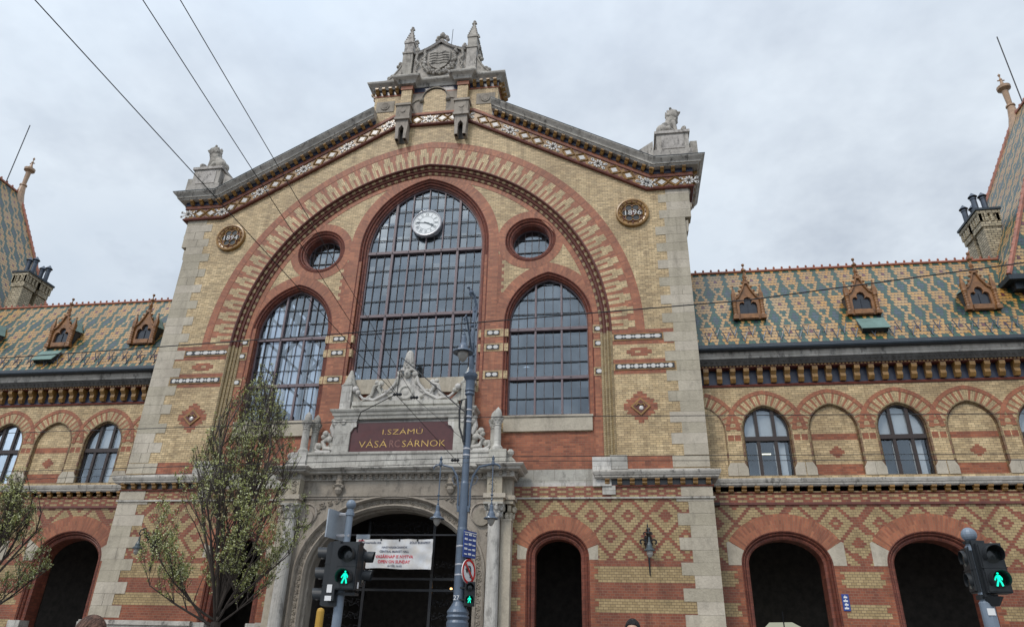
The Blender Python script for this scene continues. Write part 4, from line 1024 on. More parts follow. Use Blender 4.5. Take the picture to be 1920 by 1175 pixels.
# aedicule with the inscription
w = MB()
yb = -0.22
w.box(-2.55, 2.55, yb, T, 6.79, 8.15)
for s in (-1, 1):
    X = lambda a, b: (min(s*a, s*b), max(s*a, s*b))
    w.box(*X(1.98, 2.62), yb-0.12, T, 6.79, 8.12); w.box(*X(1.75, 1.99), yb-0.12, yb+0.1, 7.95, 8.12)
    w.prism([(s*1.98, 7.62), (s*1.98, 7.96), (s*1.74, 7.96), (s*1.76, 7.84), (s*1.87, 7.8)], yb-0.119, yb+0.1)
    w.lathe([(0, -0.05), (0.09, -0.05), (0.09, 0)], (s*2.28, yb-0.12, 8.02), 12, axis='y')
    w.box(*X(2.16, 2.58), yb-0.05, T-0.02, 8.5, 9.5)
    w.lathe([(0.30, 9.5), (0.33, 9.54), (0.33, 9.6), (0.26, 9.62), (0.05, 10.24), (0.0, 10.27)], (s*2.37, 0.02, 0), 8, a0=PI/8)
ppth = ring_path(-2.62, 2.62, yb-0.12, T, 8.12)
w.sweep(ppth, [(0.0, -0.1), (0.0, 0.03), (0.1, 0.05), (0.14, 0.10), (0.22, 0.12), (0.27, 0.17), (0.33, 0.2), (0.36, 0.2), (0.40, 0.0), (0.40, -0.3)], cap=False)
w.box(-2.6, 2.6, yb-0.05, T, 8.3, 8.5); w.box(-2.1, 2.1, yb-0.08, T-0.03, 8.5, 8.66); w.box(-2.05, 2.05, yb-0.13, T-0.03, 8.66, 8.82)
psub(w, 'aedicule', M['pale'])
w = MB()   # gablet with volutes, round boss, mask and pine finial
yc = -0.15
gp = [(-1.75, 8.82), (-1.2, 8.86), (-0.75, 9.15), (-0.45, 9.55), (-0.33, 9.95), (0.33, 9.95), (0.45, 9.55), (0.75, 9.15), (1.2, 8.86), (1.75, 8.82)]
w.prism(gp, yc-0.06, yc+0.2)
for s in (-1, 1):
    w.prism([(s*x, z) for x, z in [(0.5, 8.84), (0.62, 9.1), (0.72, 9.28), (0.86, 9.2), (0.98, 9.42), (1.12, 9.52), (1.26, 9.42), (1.3, 9.2), (1.42, 9.02), (1.7, 8.9), (1.85, 8.84)]], yc-0.03, yc+0.18)
    w.prism([(s*x, z) for x, z in [(1.55, 8.84), (1.75, 8.9), (1.95, 9.1), (2.06, 9.32), (2.16, 9.3), (2.16, 8.84)]], yc-0.0, yc+0.18)
w.lathe([(0.0, -0.13), (0.20, -0.13), (0.22, -0.17), (0.27, -0.17), (0.32, -0.12), (0.32, 0.0)], (0, yc, 9.17), 24, axis='y'); w.ball((0, yc-0.12, 9.17), 0.13, 10, 6, (1, 0.4, 1))
for s in (-1, 1):
    w.tube([(s*0.34, yc-0.08, 9.9), (s*0.48, yc-0.1, 9.5), (s*0.8, yc-0.1, 9.14), (s*1.25, yc-0.1, 8.9), (s*1.7, yc-0.08, 8.98), (s*2.02, yc-0.05, 9.3)], [0.05, 0.06, 0.065, 0.06, 0.05, 0.05], 6)
    w.tube([(s*0.55, yc-0.08, 9.25), (s*0.95, yc-0.1, 9.1), (s*1.1, yc-0.14, 9.35), (s*1.0, yc-0.16, 9.5), (s*1.25, yc-0.14, 9.42), (s*1.35, yc-0.1, 9.1), (s*1.75, yc-0.08, 8.85)], [0.04, 0.06, 0.08, 0.07, 0.08, 0.065, 0.03], 7)
    for k in range(9): w.ball((s*(0.72+0.1*k), yc-0.07, 9.12+0.2*math.sin(k*0.9)*(1-k/11)-0.02*k), 0.06+0.02*(k % 2), 6, 4)
    for x, z, r in ((1.02, 9.55, 0.12), (1.18, 9.6, 0.1), (2.02, 9.35, 0.13), (1.9, 9.22, 0.1), (0.62, 9.0, 0.08)): w.ball((s*x, yc-0.1, z), r, 8, 6)
    w.ball((s*0.3, yc-0.08, 9.92), 0.13, 8, 6); w.ball((s*0.38, yc-0.06, 9.66), 0.12, 8, 5, (0.8, 0.8, 1.6)); w.tube([(0, yc-0.15, 10.0), (s*0.2, yc-0.18, 10.08), (s*0.4, yc-0.12, 9.98)], [0.05, 0.07, 0.04], 6)
w.ball((0, yc-0.12, 9.95), 0.16, 10, 8, (0.9, 0.8, 1.25)); w.ball((0, yc-0.26, 9.92), 0.045, 6, 4)
w.box(-0.22, 0.22, yc-0.12, yc+0.12, 10.05, 10.15)
psub(w, 'carved_gablet', M['carved'])
w = MB(); w.lathe([(0.2, 10.12), (0.21, 10.25), (0.2, 10.5), (0.15, 10.8), (0.07, 10.92), (0.0, 10.95)], (0, yc, 0), 12)
for j in range(7):
    for k in range(9):
        a = 2*PI*(k+0.5*(j % 2))/9; rr = 0.2-0.012*j*j*0.35; w.ball((rr*math.cos(a), yc+rr*math.sin(a), 10.18+j*0.105), 0.05, 5, 3)
psub(w, 'pine_cone_finial', M['carved'])
for s in (-1, 1):
    w = MB()
    for x, y in ((3.64, -0.5), (3.44, -0.12)):
        w.lathe([(0.20, 6.79), (0.20, 6.9), (0.15, 6.96), (0.135, 7.0), (0.125, 7.68), (0.15, 7.70), (0.12, 7.73), (0.14, 7.85), (0.2, 7.98), (0.21, 8.03), (0.13, 8.05), (0.14, 8.15), (0.11, 8.28), (0.0, 8.42)], (s*x, y, 0), 14)
        leaves(w, s*x, y, 7.76, 0.13, 0.22, 8, 2)
    psub(w, 'turret_column', M['pale'])
    w = MB()
    for pts, r in (([(2.6, 7.0), (2.95, 7.05), (3.05, 7.3), (2.85, 7.45), (2.7, 7.35)], 0.10), ([(2.62, 7.5), (2.75, 7.8), (2.72, 8.0), (2.62, 8.05)], 0.10), ([(2.6, 6.95), (2.75, 7.3), (2.85, 7.6), (3.0, 7.62)], 0.07), ([(3.1, 6.9), (3.3, 7.05), (3.28, 7.22), (3.14, 7.2)], 0.08), ([(2.7, 6.9), (3.3, 6.9)], 0.09)):
        w.tube([(s*x, -0.2, z) for x, z in pts], [r, r*1.1]+[r*0.9]*(len(pts)-2), 7)
    for x, z, r in ((2.78, 7.38, 0.13), (2.62, 8.0, 0.17), (2.70, 8.1, 0.12), (3.18, 7.14, 0.12), (2.98, 7.62, 0.12), (3.04, 7.5, 0.1)): w.ball((s*x, -0.22, z), r, 9, 6)
    w.prism([(s*2.6, 6.79), (s*3.35, 6.79), (s*3.2, 6.95), (s*2.9, 7.1), (s*2.75, 7.5), (s*2.62, 7.9), (s*2.6, 7.9)], -0.15, 0.0)
    psub(w, 'side_volutes', M['carved'])

# iron gate and tracery inside the portal
w = MB(); y = 0.9
for x in (-1.22, 1.22): w.box(x-0.05, x+0.05, y-0.05, y+0.05, GZ, 4.6)
for z in (2.25, 2.62): w.box(-3, 3, y-0.04, y+0.04, z-0.04, z+0.04)
for s in (-1, 1):
    for i in range(7):
        for j in range(11):
            x = s*(1.38+i*0.24); z = GZ+0.3+j*0.42
            if (x/2.95)**2 + (max(0, z-AZ)/2.3)**2 < 0.9: scroll(w, x, z, (1, 0), 0.12, 1 if (i+j) % 2 else -1, y=y, th=0.014)
for i in range(9):
    for j in range(3):
        x = -1.0+i*0.25; z = 3.95+j*0.26
        if (x/2.95)**2 + ((z-AZ)/2.2)**2 < 0.95: scroll(w, x, z, (1, 0), 0.12, 1 if (i+j) % 2 else -1, y=y, th=0.014)
psub(w, 'iron_gate', M['iron'])

# ================= wings =================
def wing(s):
    wx0, wx1 = 11.0, 23.0; Y = 1.0
    X = lambda a, b: (min(s*a, s*b), max(s*a, s*b))
    # openings
    cs = [13.22+4.6*i for i in range(3)]; bl = [10.93+4.6*i for i in range(3)]
    wa = dict(hw=0.84, zs=7.78, c=0.13)
    wins = [parch(s*c, leg=6.16, n=12, **wa) for c in cs if c < wx1]
    gc = [13.28, 17.87, 22.46]
    gar = [arcpath(s*c, 3.2, 1.46, 1.08, 24, leg=GZ) for c in gc]
    up = [(s*wx0, 5.0), (s*wx0, 10.0), (s*wx1, 10.0), (s*wx1, 5.0)]
    gbl = [parch(s*c, leg=6.16, n=12, **wa) for c in bl if c-0.9 > wx0]
    q = MB(); q.wall(up, [p[::-1] for p in wins] + [p[::-1] for p in gbl], Y, Y+0.16); wo = part(q, 'wing_wall', M['yellow'])
    q = MB()
    for p in gbl: q.wall(p, [], Y+0.10)
    part(q, 'blind_arch_panels', M['yellow'])
    ends = []
    for p in sorted(gar, key=lambda p: p[0][0], reverse=True): ends += p[::-1]
    xa, xb = min(s*wx0, s*25), max(s*wx0, s*25)
    low = [(xa, GZ), (xa, 5.6), (xb, 5.6), (xb, GZ)] + ends
    q = MB(); q.wall(low, [], Y-0.03, Y+0.75); part(q, 'wing_ground_wall', M['diaper_wing'])
    for c in gc[:2]:
        arch_dress(s*c, 3.2, 1.46, 1.08, Y-0.03, 0.75, 0.56, 0.42, 0.42, 3.17, 1.20)
    # blind and window arches: red outer ring, alternating voussoirs
    q = MB(); v = MB(); mo = MB(); st = MB(); pr_ = MB(); rs_ = MB()
    allc = sorted([c for c in cs+bl if c > 10])
    for i, c in enumerate(allc):
        full = c-0.9 > wx0
        ph = parch(s*c, n=14, **wa)
        if not full:
            ph = [p for p in ph if abs(p[0]) >= wx0]
        R = wa['hw']+wa['c']
        e = 0.001*(i % 2)
        q.sweep(flat_path(ph, Y-0.004-e), [(0.0, -0.02), (0.0, 0), (0.46, 0), (0.46, -0.02)], cap=False)
        th = math.acos(wa['c']/R); n = 8
        for sd_ in (-1, 1):
            if not full and sd_*s < 0: continue
            for k in range(n):
                t = th*(k+0.45)/n; hwd = 0.045
                o = len(v.v); da = 0.036/(R+0.2)
                for a, r in ((-da, 0.0), (da, 0.0), (da, 0.41), (-da, 0.41)): v.v.append((s*c+sd_*(-wa['c']+(R+r)*math.cos(t+a)), Y-0.010-e, wa['zs']+(R+r)*math.sin(t+a)))
                v.face([o, o+1, o+2, o+3], [(0, 0), (0.12, 0), (0.12, 0.4), (0, 0.4)])
        pl = parch(s*c, n=14, leg=6.2, **wa)
        if not full: pl = [p for p in pl if abs(p[0]) >= wx0]
        mo.sweep(flat_path(pl, Y), [(0.05, -0.01), (0.04, 0.02), (0.0, 0.02), (-0.02, 0.0), (-0.02, -0.05), (-0.05, -0.03), (-0.06, -0.06), (-0.06, -0.12)], cap=False)
        for sd_ in (-1, 1):
            if not full and sd_*s < 0: continue
            xx = s*c + sd_*0.86
            st.prism([(xx-sd_*0.07, 6.16), (xx-sd_*0.07, 6.42), (xx+sd_*0.04, 6.62), (xx+sd_*0.28, 6.62), (xx+sd_*0.28, 6.16)], Y-0.03, Y+0.1)
            rs_.box(min(xx+sd_*0.06, xx+sd_*0.27), max(xx+sd_*0.06, xx+sd_*0.27), Y-0.002, Y+0.02, 7.42, 7.64)
        if c in bl:
            a, b = (max(wx0, c-0.78), c+0.78); a2, b2 = (min(s*a, s*b), max(s*a, s*b)); y = Y+0.10
            pr_.box(a2, b2, y-0.004, y+0.05, 7.43, 7.66); pr_.box(a2, b2, y-0.004, y+0.05, 6.16, 6.55)
            if full:
                for k, (h, z0, z1) in enumerate([(0.07, 6.78, 7.2), (0.16, 6.85, 7.12), (0.25, 6.93, 7.05)]): pr_.box(s*c-h, s*c+h, y-0.004-0.001*k, y+0.05, z0, z1)
    part(q, 'wing_arch_rings', M['yellow_radial']); part(pr_, 'blind_arch_stripes', M['red']); part(mo, 'wing_arch_mouldings', M['moulding_low']); part(st, 'wing_springer_stones', M['quoin'])
    part(v, 'red_voussoirs', M['red_radial']); part(rs_, 'pier_stripes', M['red'])
    q = MB()
    for i, c in enumerate(allc):
        ph = parch(s*c, n=14, **wa)
        if c-0.9 < wx0: ph = [p for p in ph if abs(p[0]) >= wx0]
        q.sweep(flat_path(ph, Y-0.022-0.001*(i % 2)), [(0.42, -0.03), (0.42, 0), (0.56, 0), (0.56, -0.03)], cap=False)
    part(q, 'red_arch_rims', M['red_radial'])
    # windows
    for i, c in enumerate(cs):
        if c > wx1: continue
        x = s*c; y = Y+0.17; t = MB(); hw = 0.80
        for dx in (-0.30, 0.30): t.box(x+dx-0.055, x+dx+0.055, y-0.05, y+0.04, 6.16, 8.6)
        t.box(x-hw, x+hw, y-0.07, y+0.045, 7.44, 7.60); t.box(x-hw, x+hw, y-0.03, y+0.03, 6.16, 6.2)
        t.sweep(flat_path(parch(x, n=12, leg=6.16, **wa), y), [(0.02, 0.03), (-0.10, 0.03), (-0.10, -0.04)], cap=False)
        o = part(t, 'wing_window', M['sash'])
        gm = MB(); gm.wall(parch(x, n=12, leg=6.16, **wa), [], y+0.035); gm.build('window_pane', M['glass_small'], o)
        bm_ = MB(); bm_.wall([(x-0.8, 7.56), (x-0.8, 8.1), (x-0.5, 8.6), (x+0.5, 8.6), (x+0.8, 8.1), (x+0.8, 7.56)], [], y+0.14)
        if i == 0 or s < 0: bm_.box(x+0.33, x+0.62, y+0.12, y+0.14, 6.16, 7.42)
        else: bm_.box(x+0.33, x+0.62, y+0.12, y+0.14, 6.16, 7.42)
        bm_.build('window_blind', M['blind'], o)
        fm = MB()
        for a, b in ((-0.77, -0.36), (-0.24, 0.24), (0.36, 0.77)):
            for xx in (a, b): fm.box(x+xx-0.018, x+xx+0.018, y+0.05, y+0.075, 6.18, 7.42)
        fm.build('inner_sash', M['white_paint'], o)
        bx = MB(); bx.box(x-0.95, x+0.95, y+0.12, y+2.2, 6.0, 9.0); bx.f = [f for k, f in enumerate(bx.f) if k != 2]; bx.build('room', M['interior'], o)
        if i == 0 and s > 0: lt = MB(); lt.box(x-0.05, x+0.35, y+1.3, y+1.36, 7.3, 7.34); lt.build('ceiling_light', M['white_light'], o)
    # string cornice of the wing
    Ud = Vector((0, 0, 1)); zc = 5.55
    pth = [(Vector((s*wx0, Y, zc)), Ud, OUT), (Vector((s*25, Y, zc)), Ud, OUT)]
    q = MB(); q.sweep(pth, [(0, -0.1), (0, 0.0), (0.22, 0.0), (0.22, -0.1)]); part(q, 'dentil_backing', M['black_tile'])
    q = MB(); q.sweep(pth, [(0.21, -0.1), (0.21, 0.18), (0.26, 0.22), (0.30, 0.22), (0.33, 0.25), (0.42, 0.28), (0.46, 0.28), (0.54, -0.05), (0.60, -0.05), (0.60, -0.2)]); sc_ = part(q, 'string_cornice', M['grey'])
    q = MB(); q.sweep(pth, [(-0.05, -0.05), (-0.05, 0.02), (-0.02, 0.05), (0.01, 0.02), (0.01, -0.05)]); part(q, 'string_bead', M['brown_tile'])
    row('bracket', M['gold'], sc_, [(Vector((s*(11.3+i*0.44), Y, 5.56)), Vector((1, 0, 0)), Ud, OUT) for i in range(26)], 0.16, 0.21, 0.19)
    q = MB(); q.box(*X(wx0, 25), Y-0.09, Y, 5.14, 5.22); part(q, 'string_ledge', M['brown_tile'])
    # main cornice
    pth = [(Vector((s*wx0, Y, 9.5)), Ud, OUT), (Vector((s*25, Y, 9.5)), Ud, OUT)]
    q = MB(); q.sweep(pth, [(-0.03, -0.1), (-0.03, 0.04), (0.03, 0.06), (0.06, 0.04), (0.08, -0.1)]); q.sweep(pth, [(0.62, -0.1), (0.62, 0.31), (0.68, 0.33), (0.70, -0.1)]); part(q, 'cornice_bead', M['brown_tile'])
    q = MB(); q.sweep(pth, [(0.05, -0.1), (0.05, 0.01), (0.64, 0.01), (0.64, -0.1)]); part(q, 'dentil_backing', M['blue_tile'])
    q = MB()
    for i in range(110): q.box(*X(11.02+i*0.125, 11.09+i*0.125), Y-0.36, Y-0.2, 10.14, 10.19)
    part(q, 'dentil_course', M['gold'])
    q = MB(); q.sweep(pth, [(0.69, -0.1), (0.69, 0.40), (0.73, 0.42), (0.90, 0.50), (0.92, 0.52), (0.92, -0.1)])
    for i in range(60): scroll(q, s*(11.1+i*0.2), 10.31, (1, 0), 0.06, 1 if i % 2 else -1, y=Y-0.47, th=0.014)
    part(q, 'ornamental_cornice_band', M['dark_stone'])
    q = MB(); q.sweep(pth, [(0.91, -0.1), (0.91, 0.53), (1.0, 0.545), (1.02, 0.57), (1.14, 0.58), (1.16, 0.58), (1.16, -0.1)]); cc_ = part(q, 'cornice_coping', M['grey'])
    row('bracket', M['gold'], cc_, [(Vector((s*(11.28+i*0.487), Y-0.01, 9.60)), Vector((1, 0, 0)), Ud, OUT) for i in range(26)], 0.19, 0.53, 0.30)
    q = MB(); q.tube([(s*11.0, 0.26, 10.74), (s*23.6, 0.26, 10.74)], 0.10, 10); q.tube([(s*11.0, 0.33, 10.87), (s*23.6, 0.33, 10.87)], 0.05, 8); q.box(*X(11.0, 23.6), 0.3, 0.6, 10.66, 10.78)
    part(q, 'gutter', M['gutter'])
    # roof
    e0, e1 = (0.36, 10.80), (3.0, 15.46); L = math.dist(e0, e1)
    q = MB(); k = len(q.v); q.v += [(s*11.0, e0[0], e0[1]), (s*25.0, e0[0], e0[1]), (s*25.0, e1[0], e1[1]), (s*11.0, e1[0], e1[1])]
    q.face([k, k+1, k+2, k+3], [(s*11, 0), (s*25, 0), (s*25, L), (s*11, L)])
    k = len(q.v); q.v += [(s*11.0, e1[0], e1[1]), (s*25.0, e1[0], e1[1]), (s*25.0, 5.6, 10.8), (s*11.0, 5.6, 10.8)]; q.face([k, k+1, k+2, k+3], [(s*11, 0), (s*25, 0), (s*25, L), (s*11, L)])
    rf = part(q, 'wing_roof', M['roof'])
    q = MB(); q.tube([(s*11.0, 3.0, 15.48), (s*24.5, 3.0, 15.48)], 0.07, 8)
    for i in range(41): q.ball((s*(11.25+i*0.33), 3.0, 15.6), 0.055, 6, 5, (0.9, 0.9, 1.3)); 
    q.build('ridge_cap', M['terracotta_ridge'], rf)
    sl = Vector((0, e1[0]-e0[0], e1[1]-e0[1])).normalized(); nr = Vector((0, -sl.z, sl.y))
    g0 = None
    for r_, (dv, off) in enumerate(((0.45, 0.0), (0.75, 0.33))):
        for i in range(18):
            P = Vector((s*(11.5+off+i*0.66), e0[0], e0[1])) + sl*dv
            if abs(P.x) > 23.3: continue
            if g0 is None:
                q = MB(); o_ = P
                for dx in (-0.13, 0.13): q.tube([P+nr*0.01, P+Vector((dx, 0, 0))+sl*0.3+nr*0.16], 0.018, 5)
                q.tube([P+nr*0.01-sl*0.12, P+nr*0.02], 0.02, 5); q.tube([P+Vector((-0.13, 0, 0))+sl*0.3+nr*0.16, P+Vector((0.13, 0, 0))+sl*0.3+nr*0.16], 0.013, 5)
                g0 = q.build('snow_guard', M['flue'], rf, loc=P); base = P
            else: c_ = g0.copy(); col.objects.link(c_); c_.parent = rf; c_.location = P - parent_loc(rf)
    # roof hatch
    cx = s*17.5 if s > 0 else -16.9
    P = Vector((cx, e0[0], e0[1])) + sl*0.62
    q = MB()
    def rp_(a, b, h): return tuple(P + Vector((a, 0, 0)) + sl*b + nr*h)
    vs = [rp_(a, b, h) for a in (-0.45, 0.45) for b, h in ((0, 0.03), (0, 0.22), (0.66, 0.12), (0.66, 0.0))]
    q.add(vs, [(0, 1, 2, 3), (4, 5, 6, 7), (0, 4, 5, 1), (3, 2, 6, 7)]); q.add([rp_(a, b, h+0.02) for a in (-0.5, 0.5) for b, h in ((-0.05, 0.22), (-0.05, 0.25), (0.7, 0.15), (0.7, 0.12))], [(0, 1, 2, 3), (4, 5, 6, 7), (0, 4, 5, 1), (1, 5, 6, 2), (3, 2, 6, 7), (0, 4, 7, 3)], 1)
    q.build('roof_hatch', [M['gutter'], M['copper']], rf)
M['moulding_low'] = brick('olive_moulded_brick', (0.30, 0.22, 0.11), (0.16, 0.06, 0.04), (0.08, 0.05, 0.03), w=0.25, h=0.16, radial=True)
M['terracotta_ridge'] = plain('ridge_terracotta', (0.30, 0.10, 0.055), 0.4, var=0.4)
for s in (-1, 1): wing(s)

# --- dormers
def dormer():
    d = thing('dormer', (0, 0, 0), None, None); d.parent = None
    q = MB()   # front at y=0, base at z=0
    op = [(-0.34, 0.22), (-0.34, 0.62), (-0.30, 0.72), (-0.2, 0.76), (-0.13, 0.70), (-0.16, 0.80), (-0.12, 0.92), (0, 0.98), (0.12, 0.92), (0.16, 0.80), (0.13, 0.70), (0.2, 0.76), (0.30, 0.72), (0.34, 0.62), (0.34, 0.22)]
    q.wall([(-0.55, 0), (-0.55, 0.85), (-0.30, 1.0), (0, 1.62), (0.30, 1.0), (0.55, 0.85), (0.55, 0)], [op], 0, 0.12)
    for s in (-1, 1):
        q.tube([(s*0.58, -0.03, 0.82), (s*0.34, -0.03, 0.98), (s*0.16, -0.03, 1.3), (0, -0.03, 1.75)], [0.05, 0.05, 0.045, 0.04], 6)
        for t in range(4): q.ball((s*(0.36-0.08*t), -0.03, 1.04+0.19*t), 0.055, 6, 4)
        q.box(min(s*0.42, s*0.62), max(s*0.42, s*0.62), -0.1, 0.12, 0.0, 0.16); q.lathe([(0.09, 0.16), (0.075, 0.2), (0.07, 0.75), (0.1, 0.8), (0.1, 0.9)], (s*0.52, -0.02, 0), 8)
        for t in range(5): q.lathe([(0.07, 0.24+t*0.11), (0.088, 0.27+t*0.11), (0.07, 0.3+t*0.11)], (s*0.52, -0.02, 0), 8)
        q.box(min(s*0.44, s*0.6), max(s*0.44, s*0.6), -0.09, 0.07, 0.9, 1.12); q.lathe([(0.09, 1.12), (0.02, 1.42), (0.045, 1.45), (0, 1.5)], (s*0.52, -0.01, 0), 4, a0=PI/4)
    q.box(-0.34, 0.34, -0.05, 0.06, 0.03, 0.22)
    q.lathe([(0.09, 1.55), (0.06, 1.7), (0.07, 1.95), (0.04, 2.0), (0.035, 2.12), (0.1, 2.15), (0.1, 2.2), (0.03, 2.22), (0.02, 2.36), (0.06, 2.4), (0.06, 2.46), (0, 2.5)], (0, 0, 0), 6)
    for z in (1.72, 1.86): 
        for k in range(4): q.ball((0.08*math.cos(k*PI/2), 0.08*math.sin(k*PI/2), z), 0.035, 5, 3)
    q.build('dormer_front', M['terracotta'], d)
    q = MB(); q.add([(-0.55, 0.1, 0), (-0.55, 0.1, 0.85), (-0.55, 0.55, 0.95), (0.55, 0.1, 0), (0.55, 0.1, 0.85), (0.55, 0.55, 0.95)], [(0, 1, 2), (3, 4, 5)])
    q.add([(-0.6, 0.08, 0.82), (0, 0.08, 1.5), (0, 0.95, 1.62), (-0.6, 0.5, 0.9), (0.6, 0.08, 0.82), (0.6, 0.5, 0.9)], [(0, 1, 2, 3), (1, 4, 5, 2)], 1)
    q.build('dormer_roof', [M['gutter'], M['copper']], d)
    q = MB(); q.wall([(-0.38, 0.2), (-0.38, 0.8), (0, 1.0), (0.38, 0.8), (0.38, 0.2)], [], 0.10); q.box(-0.01, 0.01, 0.07, 0.1, 0.2, 0.72); q.build('dormer_window', M['dormer_glass'], d)
    return d
M['dormer_glass'] = plain('dark_dormer_glass', (0.03, 0.035, 0.045), 0.12)
D0 = dormer(); first = True
for x in (13.22, 17.45, 21.68, -12.85, -16.95, -21.0):
    o = D0 if first else dup(D0)
    first = False; o.parent = hall; o.location = (x, 1.12, 12.32 - GZ)
    if o is D0: del_ = None
    o.name = 'dormer'
for o in list(bpy.data.objects):
    if o.name.startswith('dormer') and o.type == 'EMPTY':
        for k in ('label', 'category'):
            if k in o: del o[k]

# --- corner pavilions: steep roofs, finials, chimneys
def pavilion(s):
    X = lambda a, b: (min(s*a, s*b), max(s*a, s*b))
    xe, ye0, ye1, ze = 22.95, 1.2, 8.0, 13.8; xr, yr0, yr1, zr = (28.5, 3.2, 6.2, 25.5) if s > 0 else (28.9, 3.4, 6.9, 25.9); xo = 34.5; ye1 = 8.0 if s > 0 else 8.4
    q = MB(); q.box(*X(23.6, 34.4), 1.0, 7.6, 5.6, ze-0.2); part(q, 'pavilion_wall', M['yellow'])
    q = MB()
    def quad(a, b, c_, d_, uv):
        k = len(q.v); q.v += [a, b, c_, d_]; q.face([k, k+1, k+2, k+3], uv)
    Ls = math.hypot(xr-xe, zr-ze)
    quad((s*xe, ye0, ze), (s*xe, ye1, ze), (s*xr, yr1, zr), (s*xr, yr0, zr), [(ye0, 0), (ye1, 0), (yr1, Ls), (yr0, Ls)])
    quad((s*xo, ye0, ze), (s*xo, ye1, ze), (s*xr, yr1, zr), (s*xr, yr0, zr), [(ye0, 0), (ye1, 0), (yr1, Ls), (yr0, Ls)])
    quad((s*xe, ye0, ze), (s*xo, ye0, ze), (s*xr, yr0, zr), (s*(xr-0.01), yr0, zr), [(xe, 0), (xo, 0), (xr, Ls), (xr, Ls)])
    quad((s*xe, ye1, ze), (s*xo, ye1, ze), (s*xr, yr1, zr), (s*(xr-0.01), yr1, zr), [(xe, 0), (xo, 0), (xr, Ls), (xr, Ls)])
    rf = part(q, 'pavilion_roof', M['roof'])
    q = MB()
    for a, b in (((s*xe, ye1, ze), (s*xr, yr1, zr)), ((s*xe, ye0, ze), (s*xr, yr0, zr)), ((s*xr, yr0, zr), (s*xr, yr1, zr))):
        A, B = Vector(a), Vector(b); q.tube([A, B], 0.10, 6); n = int((B-A).length/0.42)
        for i in range(n): P = A.lerp(B, (i+0.5)/n); q.ball((P.x, P.y, P.z+0.12), 0.075, 5, 4, (0.9, 0.9, 1.5))
    q.build('hip_ridge', M['terracotta_ridge'], rf)
    q = MB(); q.box(*X(xe-0.05, xo), ye0-0.05, ye1+0.05, ze-0.22, ze-0.02); q.box(*X(xe+0.25, xo), ye0+0.25, ye1, ze-0.5, ze-0.2); part(q, 'pavilion_eaves', M['gutter'])
    for y in (yr0, yr1):
        q = MB(); zq = zr-0.1; q.lathe([(r_, zq+h_*0.78) for r_, h_ in [(0.50, -1.2), (0.26, 0.1), (0.17, 0.9), (0.22, 0.95), (0.21, 1.05), (0.12, 1.1), (0.15, 2.3), (0.31, 2.45), (0.32, 2.65), (0.14, 2.75), (0.08, 3.0), (0.05, 3.2), (0.08, 3.3), (0.02, 3.5), (0.07, 3.7), (0, 3.85)]], (s*xr, y, 0), 12)
        q.tube([(s*xr-0.17, y, zr+2.42), (s*xr+0.17, y, zr+2.42)], 0.035, 5); part(q, 'roof_finial', M['terracotta_pale'])
    q = MB(); q.tube([(s*xr, (yr0+yr1)/2+0.6, zr), (s*xr, (yr0+yr1)/2+0.6, zr+4.6)], 0.03, 5); part(q, 'lightning_rod', M['iron'])
    # chimney stacks with paired flues
    x0, x1 = (23.66, 24.55) if s > 0 else (22.62, 23.5); zt = 18.15 if s > 0 else 18.1; y0 = 3.2 if s > 0 else 3.65
    for i, (ya, yb) in enumerate(((y0, y0+0.85), (y0+0.98, y0+1.75))):
        q = MB(); q.box(*X(x0+0.1, x1-0.1), ya+0.08, yb-0.08, 13.5, zt-0.9); q.box(*X(x0+0.04, x1-0.04), ya+0.03, yb-0.03, zt-0.9, zt-0.62)
        for k in range(4): q.box(*X(x0+0.02+k*0.23, x0+0.14+k*0.23), ya, ya+0.2, zt-0.63, zt-0.25)
        for k in range(4): q.box(*X(x0, x0+0.2), ya+0.0+k*0.22, ya+0.12+k*0.22, zt-0.629, zt-0.25); q.box(*X(x1-0.2, x1), ya+0.0+k*0.22, ya+0.12+k*0.22, zt-0.629, zt-0.25)
        q.box(*X(x0+0.08, x1-0.08), ya+0.08, yb-0.06, zt-0.63, zt-0.24); q.box(*X(x0-0.02, x1+0.02), ya-0.02, yb+0.05, zt-0.26, zt-0.1)
        q.box(*X(x0-0.07, x1+0.07), ya-0.07, yb+0.07, zt-0.1, zt, 1)
        o = part(q, 'chimney', [M['chimney_brick'], M['gutter']])
        for fx in (x0+0.25, x1-0.25):
            f = MB(); yy = (ya+yb)/2; f.lathe([(0.115, zt-0.02), (0.115, zt+0.72), (0.135, zt+0.74), (0.135, zt+0.80), (0.10, zt+0.81), (0.10, zt+0.88), (0.19, zt+0.88), (0.0, zt+1.12)], (s*fx, yy, 0), 12); f.build('flue', M['flue'], o)
for s in (-1, 1): pavilion(s)

# ================= inside: dark arcades, hall with skylight =================
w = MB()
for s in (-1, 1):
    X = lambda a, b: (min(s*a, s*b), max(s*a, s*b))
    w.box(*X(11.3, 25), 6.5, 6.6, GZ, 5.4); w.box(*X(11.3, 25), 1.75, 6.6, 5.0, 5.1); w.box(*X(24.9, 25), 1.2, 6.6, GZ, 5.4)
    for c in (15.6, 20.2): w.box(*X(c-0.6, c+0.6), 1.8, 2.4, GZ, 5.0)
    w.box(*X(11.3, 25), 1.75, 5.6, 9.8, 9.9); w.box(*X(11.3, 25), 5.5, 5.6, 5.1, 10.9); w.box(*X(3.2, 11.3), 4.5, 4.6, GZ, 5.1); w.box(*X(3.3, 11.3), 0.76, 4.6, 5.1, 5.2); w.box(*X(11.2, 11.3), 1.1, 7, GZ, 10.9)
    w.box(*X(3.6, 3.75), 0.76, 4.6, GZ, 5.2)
w.box(-3.7, 3.7, 6.0, 6.1, GZ, 6.0); w.box(-3.7, 3.7, 0.1, 6.1, 5.5, 5.6)
